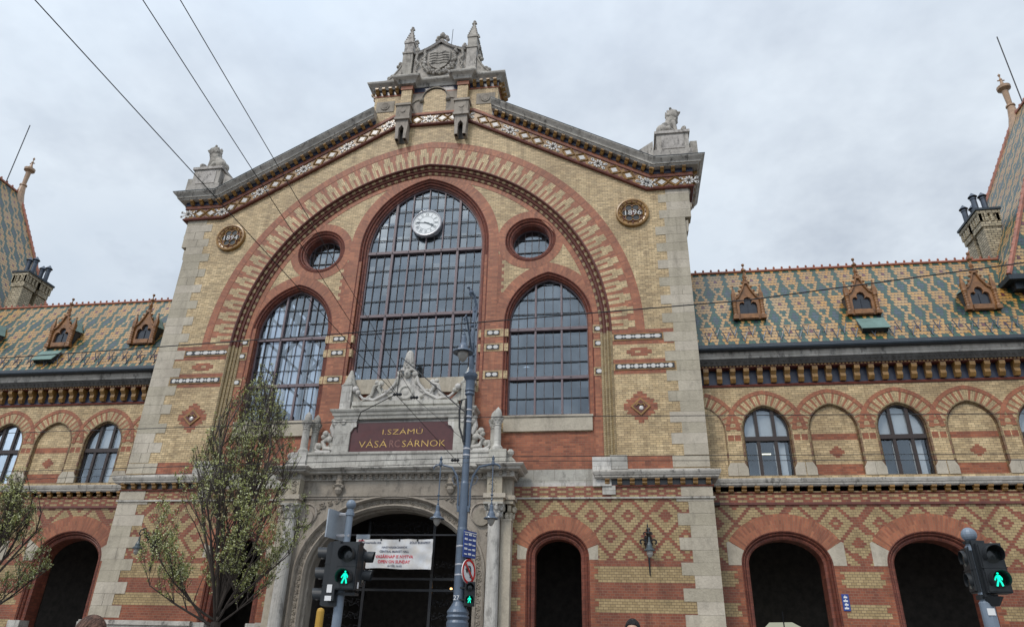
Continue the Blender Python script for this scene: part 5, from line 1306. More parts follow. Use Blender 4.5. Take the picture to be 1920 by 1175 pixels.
for s in (-1, 1): w.box(min(s*3.1, s*3.65), max(s*3.1, s*3.65), 0.3, 6.1, GZ, 5.6)
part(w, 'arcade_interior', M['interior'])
w = MB(); w.box(-10.4, 10.4, 1.0, 34, 5.55, 5.65); w.box(-10.4, 10.4, 33.9, 34, 5.6, 24)
w.box(10.4, 10.5, 1.0, 34, 5.6, 19.2)
w.box(-10.5, -10.4, 1.0, 34, 5.6, 12.4); w.box(-10.5, -10.4, 1.0, 7.0, 12.4, 19.5); w.box(-10.5, -10.4, 22, 34, 12.4, 19.5)
for s in (-1, 1):
    k = len(w.v); w.v += [(s*10.45, 0.9, 19.3), (0, 0.9, 24.2), (0, 34, 24.2), (s*10.45, 34, 19.3)]; w.face([k, k+1, k+2, k+3])
part(w, 'hall_interior', M['interior_floor'])
w = MB()
for i in range(12): y = 7.2+i*1.35; w.box(-10.35, -10.2, y-0.06, y+0.06, 12.3, 19.5)
for z in (13.6, 15.0, 16.4, 17.8): w.box(-10.35, -10.25, 7, 22, z-0.05, z+0.05)
for i in range(5):
    y = 8.0+i*3.0; w.tube([(-9.8, y, 5.6), (-9.8, y, 19.2)], 0.14, 6); w.tube([(-9.8, y, 14.5), (-4.5, y, 20.5), (0, y, 22.5)], 0.12, 6); w.tube([(-9.8, y, 18.8), (-4.5, y, 21.3), (0, y, 23.8)], 0.1, 6)
    for k in range(6): t = k/6; a = Vector((-9.8, y, 14.5)).lerp(Vector((-4.5, y, 20.5)), t); b = Vector((-9.8, y, 18.8)).lerp(Vector((-4.5, y, 21.3)), t+0.12); w.tube([a, b], 0.05, 5); w.tube([b, Vector((-9.8, y, 14.5)).lerp(Vector((-4.5, y, 20.5)), t+0.16)], 0.05, 5)
part(w, 'roof_truss', M['truss'])

# ================= clock, inscription, banner, small wall signs =================
clk = thing('wall_clock', (0, 0.45, 17.27), 'round white clock with Roman numerals on the tall central window', 'clock')
q = MB(); q.lathe([(0.66, 0.60), (0.68, 0.50), (0.68, 0.36), (0.65, 0.33), (0.61, 0.34), (0.59, 0.38)], (0, 0, 17.27), 48, axis='y', cap=False); q.build('rim', M['clock_rim'], clk, smooth=False)
q = MB(); q.lathe([(0.0, 0.375), (0.60, 0.375)], (0, 0, 17.27), 48, axis='y', cap=False); q.build('face', M['clock'], clk)
q = MB(); y = 0.368
q.sweep(flat_path(circ(0, 17.27, 0.33, 40), y, True), [(0, 0), (0.012, 0)], closed=True); q.sweep(flat_path(circ(0, 17.27, 0.54, 40), y, True), [(0, 0), (0.008, 0)], closed=True)
for i, s_ in enumerate(('XII', 'I', 'II', 'III', 'IIII', 'V', 'VI', 'VII', 'VIII', 'IX', 'X', 'XI')):
    t = MB(); text(t, s_, 0, -0.075, 0.15, 0, sx=0.62); a = -i*PI/6; ca, sa = math.cos(a), math.sin(a)
    q.merge(t, lambda p, ca=ca, sa=sa: (p[0]*ca - (p[2]+0.44)*sa, y, 17.27 + p[0]*sa + (p[2]+0.44)*ca))
q.build('numerals', M['clock_ink'], clk)
def hand(ang, L, w):
    t = MB(); ca, sa = math.cos(ang), math.sin(ang)
    pts = [(-0.12, -w*0.5), (L*0.6, -w*0.6), (L*0.72, -w*1.6), (L, 0), (L*0.72, w*1.6), (L*0.6, w*0.6), (-0.12, w*0.5)]
    t.prism([(x*ca-z*sa, 17.27+x*sa+z*ca) for x, z in pts], 0.345, 0.355, back=False); t.build('hand', M['clock_ink'], clk)
hand(math.radians(-24), 0.36, 0.04); hand(math.radians(173), 0.50, 0.022)

ins = thing('inscription_plaque', (0, -0.26, 6.8), 'maroon plaque with worn gilt lettering above the portal', 'sign')
q = MB(); q.box(-1.98, 1.98, -0.262, -0.22, 6.80, 8.0); q.build('panel', M['plaque'], ins)
q = MB(); text(q, 'I.SZÁMÚ', 0.02, 7.53, 0.20, -0.266, width=1.52, depth=0.004, thin=-0.03); text(q, 'VÁSÁ', -1.07, 7.05, 0.25, -0.266, width=1.08, depth=0.004, thin=-0.03); text(q, 'SÁRNOK', 0.86, 7.05, 0.25, -0.266, width=1.62, depth=0.004, thin=-0.03); q.build('gilt_letters', M['letter_gold'], ins)
q = MB(); text(q, 'RC', -0.24, 7.05, 0.27, -0.266, width=0.40, depth=0.002); q.build('worn_letters', M['letter_worn'], ins)

def banner_mat():
    m, g, p = mat('printed_banner'); u, v, _ = g.sep(uvs(g)); pos = g.comb(u, v)
    c = g.mix(g.noise(pos, 2.2, 4, 0.6, 0.35, 0.65), (0.56, 0.53, 0.49), (0.64, 0.66, 0.69)); c = g.mix(g.m('MULTIPLY', g.noise(pos, 5, 4, 0.7, 0.5, 0.75), 0.35), c, (0.36, 0.35, 0.33))
    g.l.new(c, p.inputs['Base Color']); tune(p, rough=0.6); return m
M['banner'] = banner_mat(); M['ink_red'] = plain('red_ink', (0.55, 0.03, 0.06), 0.6, var=0.2); M['ink_dark'] = plain('dark_ink', (0.06, 0.07, 0.12), 0.6)
bn = thing('banner', (0.1, -0.1, 2.83), 'creased white banner announcing OPEN ON SUNDAY inside the portal', 'banner')
def bw(x, z):   # creases of the cloth
    return -0.14 + 0.02*math.sin(3.1*x+2.2*z) + 0.012*math.sin(9*x-7*z) + 0.012*math.sin(5*(x+1.5)*(z-2.5))
def zb(x, t):
    top = 3.82 - 0.02*abs(math.sin((x+1.31)*3.4)); bot = 2.83 + 0.02*math.sin((x+1.3)*1.5) - 0.012*math.sin(x*4); return bot + (top-bot)*t
q = MB(); nx, nz = 56, 20
for i in range(nx+1):
    for j in range(nz+1):
        x = -1.31+2.76*i/nx; z = zb(x, j/nz); q.v.append((x, bw(x, z), z))
for i in range(nx):
    for j in range(nz): a = i*(nz+1)+j; q.face([a, a+nz+1, a+nz+2, a+1], [(i/nx*2.76, j/nz), ((i+1)/nx*2.76, j/nz), ((i+1)/nx*2.76, (j+1)/nz), (i/nx*2.76, (j+1)/nz)])
q.build('cloth', M['banner'], bn, smooth=True)
def bt(mb, s, x, z, h, w): t = MB(); text(t, s, x, z, h, 0, width=w, thin=0.03); mb.merge(t, lambda p: (p[0], bw(p[0], p[2])-0.012, p[2]))
for s_, x, z, h, wd, ink in (('NAGYVÁSÁRCSARNOK', 0.1, 3.51, 0.065, 0.92, 'ink_dark'), ('CENTRAL MARKET HALL', 0.1, 3.37, 0.07, 1.04, 'ink_dark'), ('Vásárcsarnoki Kft', -0.80, 3.66, 0.07, 0.8, 'ink_dark'), ('ZÖLD BUDAPEST', 1.0, 3.66, 0.07, 0.74, 'ink_dark'),
        ('10-TŐL 16-IG', 0.15, 2.90, 0.055, 0.5, 'ink_dark'), ('VASÁRNAP IS NYITVA', 0.12, 3.185, 0.10, 1.34, 'ink_red'), ('OPEN ON SUNDAY', 0.12, 3.02, 0.10, 1.14, 'ink_red')):
    q = MB(); bt(q, s_, x, z, h, wd); q.build('printed_text', M[ink], bn)
q = MB(); q.tube([(-1.22+0.05*k, bw(-1.2, 3.77)-0.02, 3.74+0.035*(k % 2)) for k in range(5)], 0.014, 4); q.build('red_mark', M['ink_red'], bn)
q = MB()
for x in (-1.1, -0.42, 0.25, 0.9): q.ball((x, bw(x, 3.8), zb(x, 0.97)), 0.035, 6, 5); q.tube([(x, bw(x, 3.8), zb(x, 1)), (x, -0.05, zb(x, 1)+0.12)], 0.01, 4)
q.build('ties', M['iron'], bn)
q = MB(); q.box(-2.7, 2.7, -0.08, -0.03, 3.94, 3.99); psub(q, 'banner_rail', M['iron'])

M['sign_blue'] = plain('blue_enamel', (0.02, 0.055, 0.24), 0.3, var=0.08); M['sign_red'] = plain('red_enamel', (0.5, 0.02, 0.02), 0.3, var=0.05); M['sign_white'] = plain('white_enamel', (0.72, 0.72, 0.72), 0.3, var=0.05); M['sign_back'] = plain('sign_back_grey', (0.30, 0.33, 0.36), 0.4, 0.3)
ps = thing('number_plate', (14.92, 0.95, 1.82), 'small upright blue enamel plate on the brick pier between two arcade arches', 'sign')
q = MB(); q.box(14.81, 15.03, 0.945, 0.97, 1.80, 2.30); q.build('plate', M['sign_blue'], ps)
q = MB()
for k in range(4): q.box(14.85+0.02*(k % 2), 14.98, 0.938, 0.944, 1.85+k*0.11, 1.90+k*0.11); q.box(14.90, 14.93, 0.937, 0.945, 1.90+k*0.11, 1.93+k*0.11)
q.build('marks', M['sign_white'], ps)

# ================= lions =================
def lion(s):
    q = MB()
    def B(x, y, z, r, sc=(1, 1, 1)): q.ball((s*x, y, z), r, 14, 10, sc)
    def Cp(a, b, r): q.tube([(s*a[0], a[1], a[2]), (s*b[0], b[1], b[2])], r, 10); q.ball((s*a[0], a[1], a[2]), r[0] if isinstance(r, list) else r, 10, 8); q.ball((s*b[0], b[1], b[2]), r[1] if isinstance(r, list) else r, 10, 8)
    B(-0.34, 0.13, 0.25, 0.25, (1.1, 0.8, 1.05)); B(-0.34, -0.13, 0.25, 0.25, (1.1, 0.8, 1.05)); B(-0.2, 0, 0.40, 0.27, (1, 1, 1.1)); B(0.0, 0, 0.58, 0.27, (0.95, 0.95, 1.2)); B(0.06, -0.03, 0.78, 0.25, (1, 1, 1.1))
    B(0.10, -0.06, 1.0, 0.26, (1.0, 1.0, 1.05)); B(0.12, -0.08, 1.16, 0.20, (1, 0.95, 0.9)); B(0.23, -0.12, 1.13, 0.15); B(0.34, -0.16, 1.08, 0.095, (1.2, 0.9, 0.75)); B(0.33, -0.15, 0.99, 0.07, (1.2, 0.8, 0.6)); B(0.43, -0.19, 1.10, 0.04)
    for y in (-0.22, 0.05): B(0.05, y, 1.31, 0.06)
    B(0.29, -0.22, 1.18, 0.035); B(0.33, -0.07, 1.18, 0.035)
    for y in (-0.15, 0.12):
        Cp((0.12, y, 0.6), (0.2, y*1.1, 0.1), [0.115, 0.085]); B(0.27, y*1.1, 0.06, 0.09, (1.4, 0.9, 0.7))
        Cp((-0.1, y*1.8, 0.2), (0.0, y*1.8, 0.08), [0.12, 0.09]); B(0.05, y*1.8, 0.06, 0.08, (1.4, 0.9, 0.7))
    Cp((-0.55, 0.1, 0.1), (-0.62, -0.1, 0.08), 0.05)
    rr = random.Random(3)
    for k in range(70):
        a = rr.uniform(0, 2*PI); h = rr.uniform(0.62, 1.22); R_ = 0.25-0.12*abs(h-0.95)
        if math.cos(a) > 0.55 and h > 1.02: continue
        B(0.08+R_*math.cos(a), -0.05+R_*math.sin(a), h, rr.uniform(0.035, 0.06), (0.8, 0.8, 1.6))
    o = remesh(q, 'lion_statue', M['statue'], None, vox=0.026, sm=1, loc=(0, 0, 0))
    o.location = (s*10.78, 0.2, 20.9); o.scale = (1.04, 1.04, 1.04)
    tag(o, 'seated stone lion turning its head %s on the gable corner above the medallion of %s' % (('left', '1894') if s < 0 else ('right', '1896')), 'statue', 'stone lions on the gable corners')
    q = MB(); q.lathe([(0.0, -0.05), (0.17, -0.05), (0.2, 0.0), (0.17, 0.05), (0.0, 0.05)], (0, 0, 0), 16, axis='x'); bmo = q.build('shield', M['statue'], None); bmo.parent = o; bmo.location = (s*0.50, -0.1, 0.19); bmo.rotation_euler = (0, 0.1*s, 0.5*s)
for s in (-1, 1): lion(s)

# ================= wrought iron wall lanterns =================
def lantern(x, label):
    t = thing('wall_lantern', (x, -0.02, 2.7), label, 'lantern', 'wrought iron lanterns on the ground storey wall')
    q = MB(); q.tube([(x, -0.05, 2.7), (x, -0.06, 3.3), (x, -0.12, 3.45)], [0.02, 0.035, 0.05], 8); q.lathe([(0.03, 3.35), (0.06, 3.38), (0.12, 3.6), (0.16, 3.7), (0.12, 3.72), (0.13, 3.85), (0.09, 3.9)], (x, -0.16, 0), 10)
    q.tube([(x, -0.12, 3.5), (x, -0.5, 3.75), (x, -0.85, 4.0), (x, -1.05, 3.98), (x, -1.12, 3.85), (x, -1.02, 3.78), (x, -0.95, 3.86)], [0.03, 0.03, 0.028, 0.025, 0.022, 0.02, 0.018], 6)
    q.lathe([(0.05, 3.9), (0.03, 4.05), (0.05, 4.1), (0.015, 4.2), (0.03, 4.25), (0.0, 4.35)], (x, -0.2, 0), 8)
    q.build('bracket', M['iron'], t)
    q = MB()
    for s in (-1, 1):
        for cx, cz, r, th in ((0.2, 3.72, 0.11, 0.028), (0.1, 4.0, 0.06, 0.018), (0.08, 3.88, 0.05, 0.016)):
            pts = [(x+s*(cx+r*math.cos(a)*(1-0.07*k)), -0.18, cz+r*math.sin(a)*(1-0.07*k)) for k, a in enumerate([PI*1.1-0.62*k for k in range(9)])]; q.tube(pts, th, 6)
        for k in range(10): yy = -0.25-0.07*k; q.ball((x+s*0.05*math.sin(k*1.7), yy, 3.66+0.035*k+0.05*math.cos(k*2.1)), 0.05, 6, 4)
    q.build('scrollwork', M['iron'], t)
    q = MB(); q.lathe([(0.02, 3.75), (0.04, 3.6), (0.09, 3.5), (0.1, 3.42), (0.17, 3.36), (0.17, 3.33), (0.1, 3.33)], (x, -1.03, 0), 12); q.tube([(x, -1.03, 3.8), (x, -1.03, 3.7)], 0.012, 5); o = q.build('lamp_shade', M['lamp_dark'], t)
    q = MB(); q.lathe([(0.1, 3.33), (0.1, 3.22), (0.05, 3.14), (0.0, 3.12)], (x, -1.03, 0), 12); q.build('glass_globe', M['globe'], o)
M['lamp_dark'] = plain('dark_green_grey_paint', (0.05, 0.07, 0.08), 0.4); M['globe'] = plain('frosted_globe', (0.30, 0.28, 0.25), 0.25)
lantern(8.75, 'black wrought iron lantern on the patterned brick wall right of the portal'); lantern(-9.0, 'black wrought iron lantern on the wall behind the bushy tree, left of the portal')

# ================= lamp post with arms =================
LX, LY = 3.76, -6.0
lp = thing('lamp_post', (LX, LY, GZ), 'tall grey blue cast iron lamp post carrying three lamps in front of the portal', 'lamp post')
q = MB()
q.lathe([(0.42, GZ), (0.42, GZ+0.25), (0.36, GZ+0.32), (0.34, GZ+1.7), (0.37, GZ+1.75), (0.30, GZ+1.95), (0.27, 0.78), (0.28, 0.9), (0.25, 0.96), (0.29, 1.03), (0.26, 1.08), (0.28, 1.14), (0.25, 1.2), (0.19, 1.28), (0.17, 1.32), (0.14, 1.38), (0.134, 3.15), (0.122, 3.2), (0.117, 4.35), (0.102, 4.4), (0.094, 6.9)], (LX, LY, 0), 24)
q.build('post', M['lamp_blue'], lp, smooth=False)
q = MB(); q.lathe([(0.11, 6.86), (0.14, 6.9), (0.12, 6.96), (0.15, 7.0), (0.13, 7.05), (0.13, 7.3), (0.2, 7.42), (0.21, 7.5), (0.16, 7.56), (0.1, 7.6), (0.065, 7.66), (0.06, 8.9), (0.05, 9.0), (0.09, 9.05), (0.1, 9.12), (0.05, 9.2), (0.045, 9.7)], (LX, LY, 0), 20); q.build('capital', M['lamp_blue'], lp)
for z in (2.0, 2.25, 2.7, 5.1, 5.28, 6.05, 6.2, 6.4): q = MB(); q.lathe([(0.136 if z < 3 else 0.105, z), (0.141 if z < 3 else 0.109, z+0.01), (0.141 if z < 3 else 0.109, z+0.035), (0.136 if z < 3 else 0.105, z+0.045)], (LX, LY, 0), 20); q.build('steel_band', M['clock_rim'], lp)
q = MB(); text(q, '27', LX-0.03, 1.42, 0.11, LY-0.158, width=0.15); q.build('post_number', M['sign_white'], lp)
# top scroll carrying the uppermost lamp over the street
q = MB(); q.tube([(LX, LY, 9.0), (LX+0.05, LY-0.02, 9.35), (LX+0.08, LY-0.05, 9.7), (LX+0.02, LY-0.15, 10.0), (LX-0.05, LY-0.28, 10.15), (LX-0.07, LY-0.42, 10.1), (LX-0.05, LY-0.5, 9.95), (LX-0.02, LY-0.42, 9.85)], [0.05, 0.05, 0.045, 0.04, 0.035, 0.03, 0.03, 0.035], 7)
q.tube([(LX, LY, 8.2), (LX-0.02, LY-0.2, 8.45), (LX-0.06, LY-0.5, 8.95), (LX-0.10, LY-0.62, 9.15), (LX-0.14, LY-0.62, 9.05), (LX-0.14, LY-0.55, 8.95)], 0.028, 6)
q.tube([(LX+0.06, LY, 7.7), (LX+0.09, LY-0.05, 8.3), (LX+0.03, LY-0.1, 8.7), (LX+0.08, LY-0.1, 9.2), (LX+0.10, LY-0.1, 9.6)], 0.022, 6)
for x, y, z, r in ((-0.02, -0.45, 9.98, 0.07), (-0.1, -0.5, 10.12, 0.05), (0.06, -0.05, 9.55, 0.06), (0.05, -0.05, 8.5, 0.05), (0.08, -0.05, 8.1, 0.05)): q.ball((LX+x, LY+y, z), r, 8, 6)
q.build('top_scroll', M['lamp_blue'], lp)
def hanging_lamp(x, y, z, r, hang):
    """z = rim height of the shade"""
    q = MB(); k = r/0.3
    q.lathe([(0.02, z+0.62*k), (0.05*k, z+0.6*k), (0.04*k, z+0.55*k), (0.075*k, z+0.5*k), (0.085*k, z+0.3*k), (0.14*k, z+0.2*k), (0.16*k, z+0.1*k), (0.29*k, z+0.03*k), (0.30*k, z), (0.25*k, z-0.005), (0.15*k, z+0.03)], (x, y, 0), 24)
    q.tube([(x, y, z+0.6*k), (x, y, hang)], 0.016, 6); q.ball((x, y, z+0.75*k), 0.045*k, 8, 6); q.lathe([(0.03, z+0.9*k), (0.045, z+0.93*k), (0.03, z+0.96*k)], (x, y, 0), 8)
    o = q.build('lamp_shade', M['lamp_blue'], lp)
    q = MB(); q.lathe([(0.15*k, z+0.01), (0.155*k, z-0.06*k), (0.12*k, z-0.16*k), (0.05*k, z-0.26*k), (0.0, z-0.28*k)], (x, y, 0), 18); q.build('lamp_glass', M['globe'], o, smooth=True)
hanging_lamp(LX-0.13, LY-0.58, 7.95, 0.30, 9.0)
for s, xl in ((-1, 3.06), (1, 4.52)):
    ex = abs(xl-LX)
    q = MB(); P = lambda a, z: (LX+s*a, LY-0.02, z)
    q.tube([P(0.16, 3.7), P(0.16, 4.2), P(0.22, 4.55), P(0.38, 4.8), P(ex, 4.88), P(ex+0.12, 4.86), P(ex+0.2, 4.8), P(ex+0.17, 4.74)], [0.03]*6+[0.022, 0.015], 7)
    q.tube([P(0.13, 3.75), P(0.14, 3.6)], 0.04, 6); q.tube([P(0.13, 4.35), P(0.2, 4.35)], 0.02, 5)
    q.tube([P(0.2, 4.3), P(0.3, 4.35), P(0.36, 4.5), P(0.28, 4.58), P(0.24, 4.5)], 0.012, 5); q.lathe([(0.04, 4.86), (0.05, 4.92), (0.03, 4.98), (0.045, 5.03), (0.0, 5.12)], (xl, LY-0.02, 0), 8); q.ball((xl, LY-0.02, 4.88), 0.06, 8, 6)
    q.build('lamp_arm', M['lamp_blue'], lp); hanging_lamp(xl, LY-0.02, 3.42, 0.20, 4.85)
q = MB(); q.tube([(LX-0.05, LY-0.12, 5.4), (LX-0.22, LY-0.1, 5.9), (LX-0.25, LY-0.1, 6.4), (LX-0.2, LY-0.1, 6.7), (LX-0.08, LY-0.08, 6.75), (LX-0.07, LY-0.12, 6.2), (LX-0.07, LY-0.14, 5.5)], 0.028, 6); q.build('cable_loop', M['iron'], lp)

# signs and signal fixed beside the post
def flat_sign(name, loc, rz, build, label, cat):
    t = thing(name, loc, label, cat, None, 0); 
    for nm, m_, f in build:
        q = MB(); f(q); o = q.build(nm, m_, None); o.parent = t
    t.rotation_euler = (0, 0, rz); return t
def arrow(q):
    q.tube([(0.07, -0.022, -0.15), (0.07, -0.022, 0.06), (0.03, -0.022, 0.12), (-0.04, -0.022, 0.12), (-0.09, -0.022, 0.06)], 0.022, 4); q.prism([(-0.16, 0.06), (-0.02, 0.06), (-0.09, -0.05)], -0.03, -0.02)
flat_sign('round_road_sign', (LX+0.24, LY-0.12, 2.10), math.radians(68), [
    ('disc', M['sign_white'], lambda q: q.lathe([(0.0, -0.012), (0.3, -0.012), (0.3, 0.012), (0.0, 0.012)], (0, 0, 0), 28, axis='y')),
    ('red_border', M['sign_red'], lambda q: (q.lathe([(0.24, -0.014), (0.24, -0.02), (0.3, -0.02), (0.3, -0.013)], (0, 0, 0), 28, axis='y', cap=False), q.prism([(-0.19, 0.15), (-0.15, 0.19), (0.19, -0.15), (0.15, -0.19)], -0.036, -0.03))),
    ('arrow', M['black_tile'], arrow)], 'round no left turn sign with red rim on the lamp post', 'road sign')
def blue_marks(q):
    for i in range(3):
        for j in range(5): q.box(-0.22+i*0.16, -0.22+i*0.16+0.11, -0.02, -0.012, -0.27+j*0.12, -0.27+j*0.12+0.03+0.02*((i+j) % 2))
    q.box(-0.24, 0.24, -0.02, -0.012, 0.27, 0.29); 
flat_sign('blue_notice_board', (LX+0.24, LY-0.12, 2.76), math.radians(62), [
    ('panel', M['sign_blue'], lambda q: q.box(-0.25, 0.25, -0.012, 0.012, -0.33, 0.33)), ('white_marks', M['sign_white'], blue_marks)], 'rectangular blue sign with white lines on the lamp post, over the round sign', 'sign')

def walker(q, x, y, z, h, m=0):
    """green walking figure, seen from the front"""
    P = lambda a, b: (x+a*h, y, z+b*h)
    q.ball(P(0.0, 0.42), 0.075*h, 8, 6, (1, 0.4, 1)); q.tube([P(0, 0.3), P(0.0, 0.0)], [0.13*h, 0.10*h], 6)
    q.tube([P(-0.02, 0.02), P(-0.13, -0.22), P(-0.2, -0.42)], 0.06*h, 5); q.tube([P(0.02, 0.02), P(0.12, -0.2), P(0.16, -0.42)], 0.06*h, 5); q.tube([P(-0.08, 0.28), P(-0.2, 0.12), P(-0.26, -0.02)], 0.045*h, 5); q.tube([P(0.08, 0.28), P(0.2, 0.1), P(0.18, -0.02)], 0.045*h, 5)
def head(parent, n, sc=1.0, lit=None, vis=1.0):
    """signal head centred at its local origin, facing -Y; returns nothing; n lenses"""
    W_, H_ = 0.27*sc, 0.285*sc*n
    q = MB(); q.box(-W_/2, W_/2, -0.02, 0.20*sc, -H_/2, H_/2); q.box(-W_/2+0.012, W_/2-0.012, -0.035, -0.019, -H_/2+0.012, H_/2-0.012)
    for k in range(1, n): z = -H_/2+k*H_/n; q.box(-W_/2-0.003, W_/2+0.003, -0.04, 0.2*sc, z-0.004, z+0.004)
    hs = q.build('housing', M['dark_paint'], None); hs.parent = parent
    for k in range(n):
        z = -H_/2+(k+0.5)*H_/n; r = 0.105*sc
        q = MB(); o = 0; N = 22
        for i in range(N+1):
            a = math.radians(-35)+math.radians(250)*i/N; L = 0.17*vis*sc*(1-0.25*abs(i/N-0.5)*2)
            for yy, rr in ((-0.03, r), (-0.03-L, r*0.98), (-0.03-L, r*0.93), (-0.03, r*0.95)): q.v.append((rr*math.cos(a), yy, z+rr*math.sin(a)))
        for i in range(N):
            for j in range(4): q.face([i*4+j, (i+1)*4+j, (i+1)*4+(j+1) % 4, i*4+(j+1) % 4])
        v = q.build('visor', M['dark_paint'], None); v.parent = hs
        q = MB(); q.lathe([(0.0, -0.05), (r*0.5, -0.046), (r*0.93, -0.036)], (0, 0, z), 18, axis='y', cap=False); l = q.build('lens', M['lens_dark'], None); l.parent = hs
        if lit == k: q = MB(); walker(q, 0, -0.058, z, 0.17*sc); g = q.build('green_walking_figure', M['green_light'], None); g.parent = hs
    return hs
M['lens_dark'] = plain('dark_lens', (0.015, 0.02, 0.02), 0.15)
ps_ = thing('pedestrian_signal', (LX+0.30, LY-0.12, 1.57), 'small pedestrian signal showing green, fixed to the lamp post', 'signal', None, math.radians(14)); head(ps_, 2, 1.0, 0)
q = MB(); q.box(-0.25, -0.1, 0.05, 0.11, -0.16, -0.12); q.box(-0.25, -0.1, 0.05, 0.11, 0.12, 0.16); o = q.build('mounting_arm', M['dark_paint'], None); o.parent = ps_

# ================= traffic lights in the foreground =================
def pole_signal(x, y, top, label):
    t = thing('traffic_light', (x, y, GZ), label, 'traffic light', None)
    q = MB(); q.lathe([(0.10, GZ), (0.10, GZ+0.3), (0.062, GZ+0.36), (0.062, top-0.62), (0.048, top-0.6), (0.048, top-0.16), (0.062, top-0.15), (0.062, top-0.11), (0.05, top-0.1), (0.05, top-0.07), (0.03, top-0.06)], (x, y, 0), 16); q.ball((x, y, top-0.0), 0.07, 14, 10); q.build('pole', M['pole_grey'], t, smooth=False); return t
M['pole_grey'] = plain('grey_pole_paint', (0.17, 0.21, 0.26), 0.4, 0.1, var=0.15)
tl = pole_signal(4.12, -15.0, 1.98, 'dark traffic light with heads facing three ways, left of the lamp post, lit green')
def place(par, n, sc, lit, loc, rz, vis=1.0):
    h = head(par, n, sc, lit, vis); h.location = loc; h.rotation_euler = (0, 0, rz); h.name = 'signal_head'; return h
place(tl, 2, 1.02, 0, (0.12, -0.17, 1.13-GZ), math.radians(4)); place(tl, 3, 0.93, None, (-0.21, 0.02, 1.04-GZ), math.radians(-90+8)); place(tl, 2, 0.85, None, (0.20, 0.16, 1.16-GZ), math.radians(90+10))
q = MB()
for z in (1.43, 0.78): q.box(-0.2, 0.24, -0.1, 0.06, z-GZ, z-GZ+0.03)
q.box(-0.12, -0.02, -0.17, 0.02, 0.7-GZ, 1.46-GZ); o = q.build('mounting_bracket', M['dark_paint'], None); o.parent = tl
q = MB(); q.box(-0.155, -0.135, -0.30, 0.10, 1.5-GZ, 1.88-GZ); o = q.build('edge_on_plate', M['sign_back'], None); o.parent = tl; o.rotation_euler = (0, 0, -0.25)
q = MB(); q.tube([(-0.15, -0.02, 1.55-GZ), (0.04, -0.03, 1.55-GZ)], 0.02, 5); q.tube([(-0.15, -0.02, 1.84-GZ), (0.04, -0.03, 1.84-GZ)], 0.02, 5)
o = q.build('clamp', M['clock_rim'], None); o.parent = tl
q = MB(); q.box(0.02, 0.22, 0.3, 0.32, 1.56-GZ, 1.62-GZ); o = q.build('street_plate', M['sign_back'], None); o.parent = tl
q = MB(); q.box(-0.125, -0.055, -0.178, -0.172, 0.80-GZ, 0.90-GZ); q.box(-0.14, -0.05, -0.178, -0.172, 0.70-GZ, 0.76-GZ); q.box(0.262, 0.268, -0.1, -0.06, 0.86-GZ, 0.94-GZ); o = q.build('sticker', M['sign_white'], None); o.parent = tl
tr = pole_signal(11.28, -17.0, 1.25, 'dark traffic light at the right, before the arcade, pedestrian figure lit green')
place(tr, 2, 0.78, 0, (0.09, -0.12, 0.93-GZ), math.radians(-4)); place(tr, 2, 0.72, None, (-0.03, 0.06, 0.93-GZ), math.radians(-95), 0.35)
q = MB(); q.box(-0.06, 0.1, -0.05, 0.04, 0.66-GZ, 0.70-GZ); q.box(-0.06, 0.1, -0.05, 0.04, 1.165-GZ, 1.19-GZ); q.box(-0.03, 0.03, -0.075, -0.045, 0.66-GZ, 1.19-GZ); q.lathe([(0.04, 0.60-GZ), (0.09, 0.68-GZ)], (0.05, -0.05, 0), 10); o = q.build('mounting_bracket', M['dark_paint'], None); o.parent = tr
q = MB(); q.box(-0.035, 0.03, -0.068, -0.064, 0.52-GZ, 0.58-GZ); o = q.build('sticker', M['sign_white'], None); o.parent = tr
q = MB(); q.lathe([(0.075, GZ), (0.075, 0.85), (0.06, 0.9), (0.0, 0.92)], (1.97, -10.4, 0), 12); o = q.build('yellow_post', plain('yellow_paint', (0.42, 0.24, 0.03), 0.5)); tag(o, 'short yellow post behind the left traffic light', 'post')

# ================= overhead tram wires =================
def wire(pts, r, label, grp=None, sag=0.0):
    P = [Vector(p) for p in pts]
    if sag and len(P) == 2: P = [P[0].lerp(P[1], i/12) + Vector((0, 0, -sag*4*(i/12)*(1-i/12))) for i in range(13)]
    q = MB(); q.tube(P, r, 5); o = q.build('overhead_wire', M['iron'], None, loc=P[0]); tag(o, label, 'wire', grp or 'overhead tram wires'); return o
wire([(-28, -11.1, 4.32), (-5.6, -11.42, 4.3), (5.69, -11.77, 4.3), (15.21, -11.27, 4.3), (30, -10.9, 4.35)], 0.008, 'thin level wire crossing at the height of the inscription plaque')
wire([(-28, -7.3, 4.32), (-8.6, -8.1, 4.3), (5.49, -8.95, 4.28), (16.48, -8.49, 4.3), (30, -8.1, 4.3)], 0.008, 'level wire crossing just above the string cornice, upper of the close pair')
wire([(-28, -7.0, 4.2), (-8.6, -7.7, 4.18), (5.43, -8.56, 4.28), (16.48, -8.2, 4.24), (30, -8.0, 4.2)], 0.007, 'level wire crossing just above the string cornice, lower of the close pair')
wire([(-22, -11.6, 5.5), (-5.46, -12.9, 5.42), (2.79, -13.52, 5.38), (10.05, -14.08, 5.42), (14.37, -14.73, 5.55), (26, -16.4, 6.0)], 0.011, 'thick dark wire rising to the right across the roofs and tall windows')
A = Vector((3.62, -6, 4.85)); B_ = Vector((1.59, -20.03, 6.61)); wire([A, A.lerp(B_, 1.9)], 0.007, 'slanting wire from the lamp post to the upper left corner, leftmost of three')
A = Vector((2.28, -8.0, 6.22)); B_ = Vector((2.80, -19.86, 6.64)); wire([A, A.lerp(B_, 1.9)], 0.006, 'slanting wire over the left gable, middle one of three')
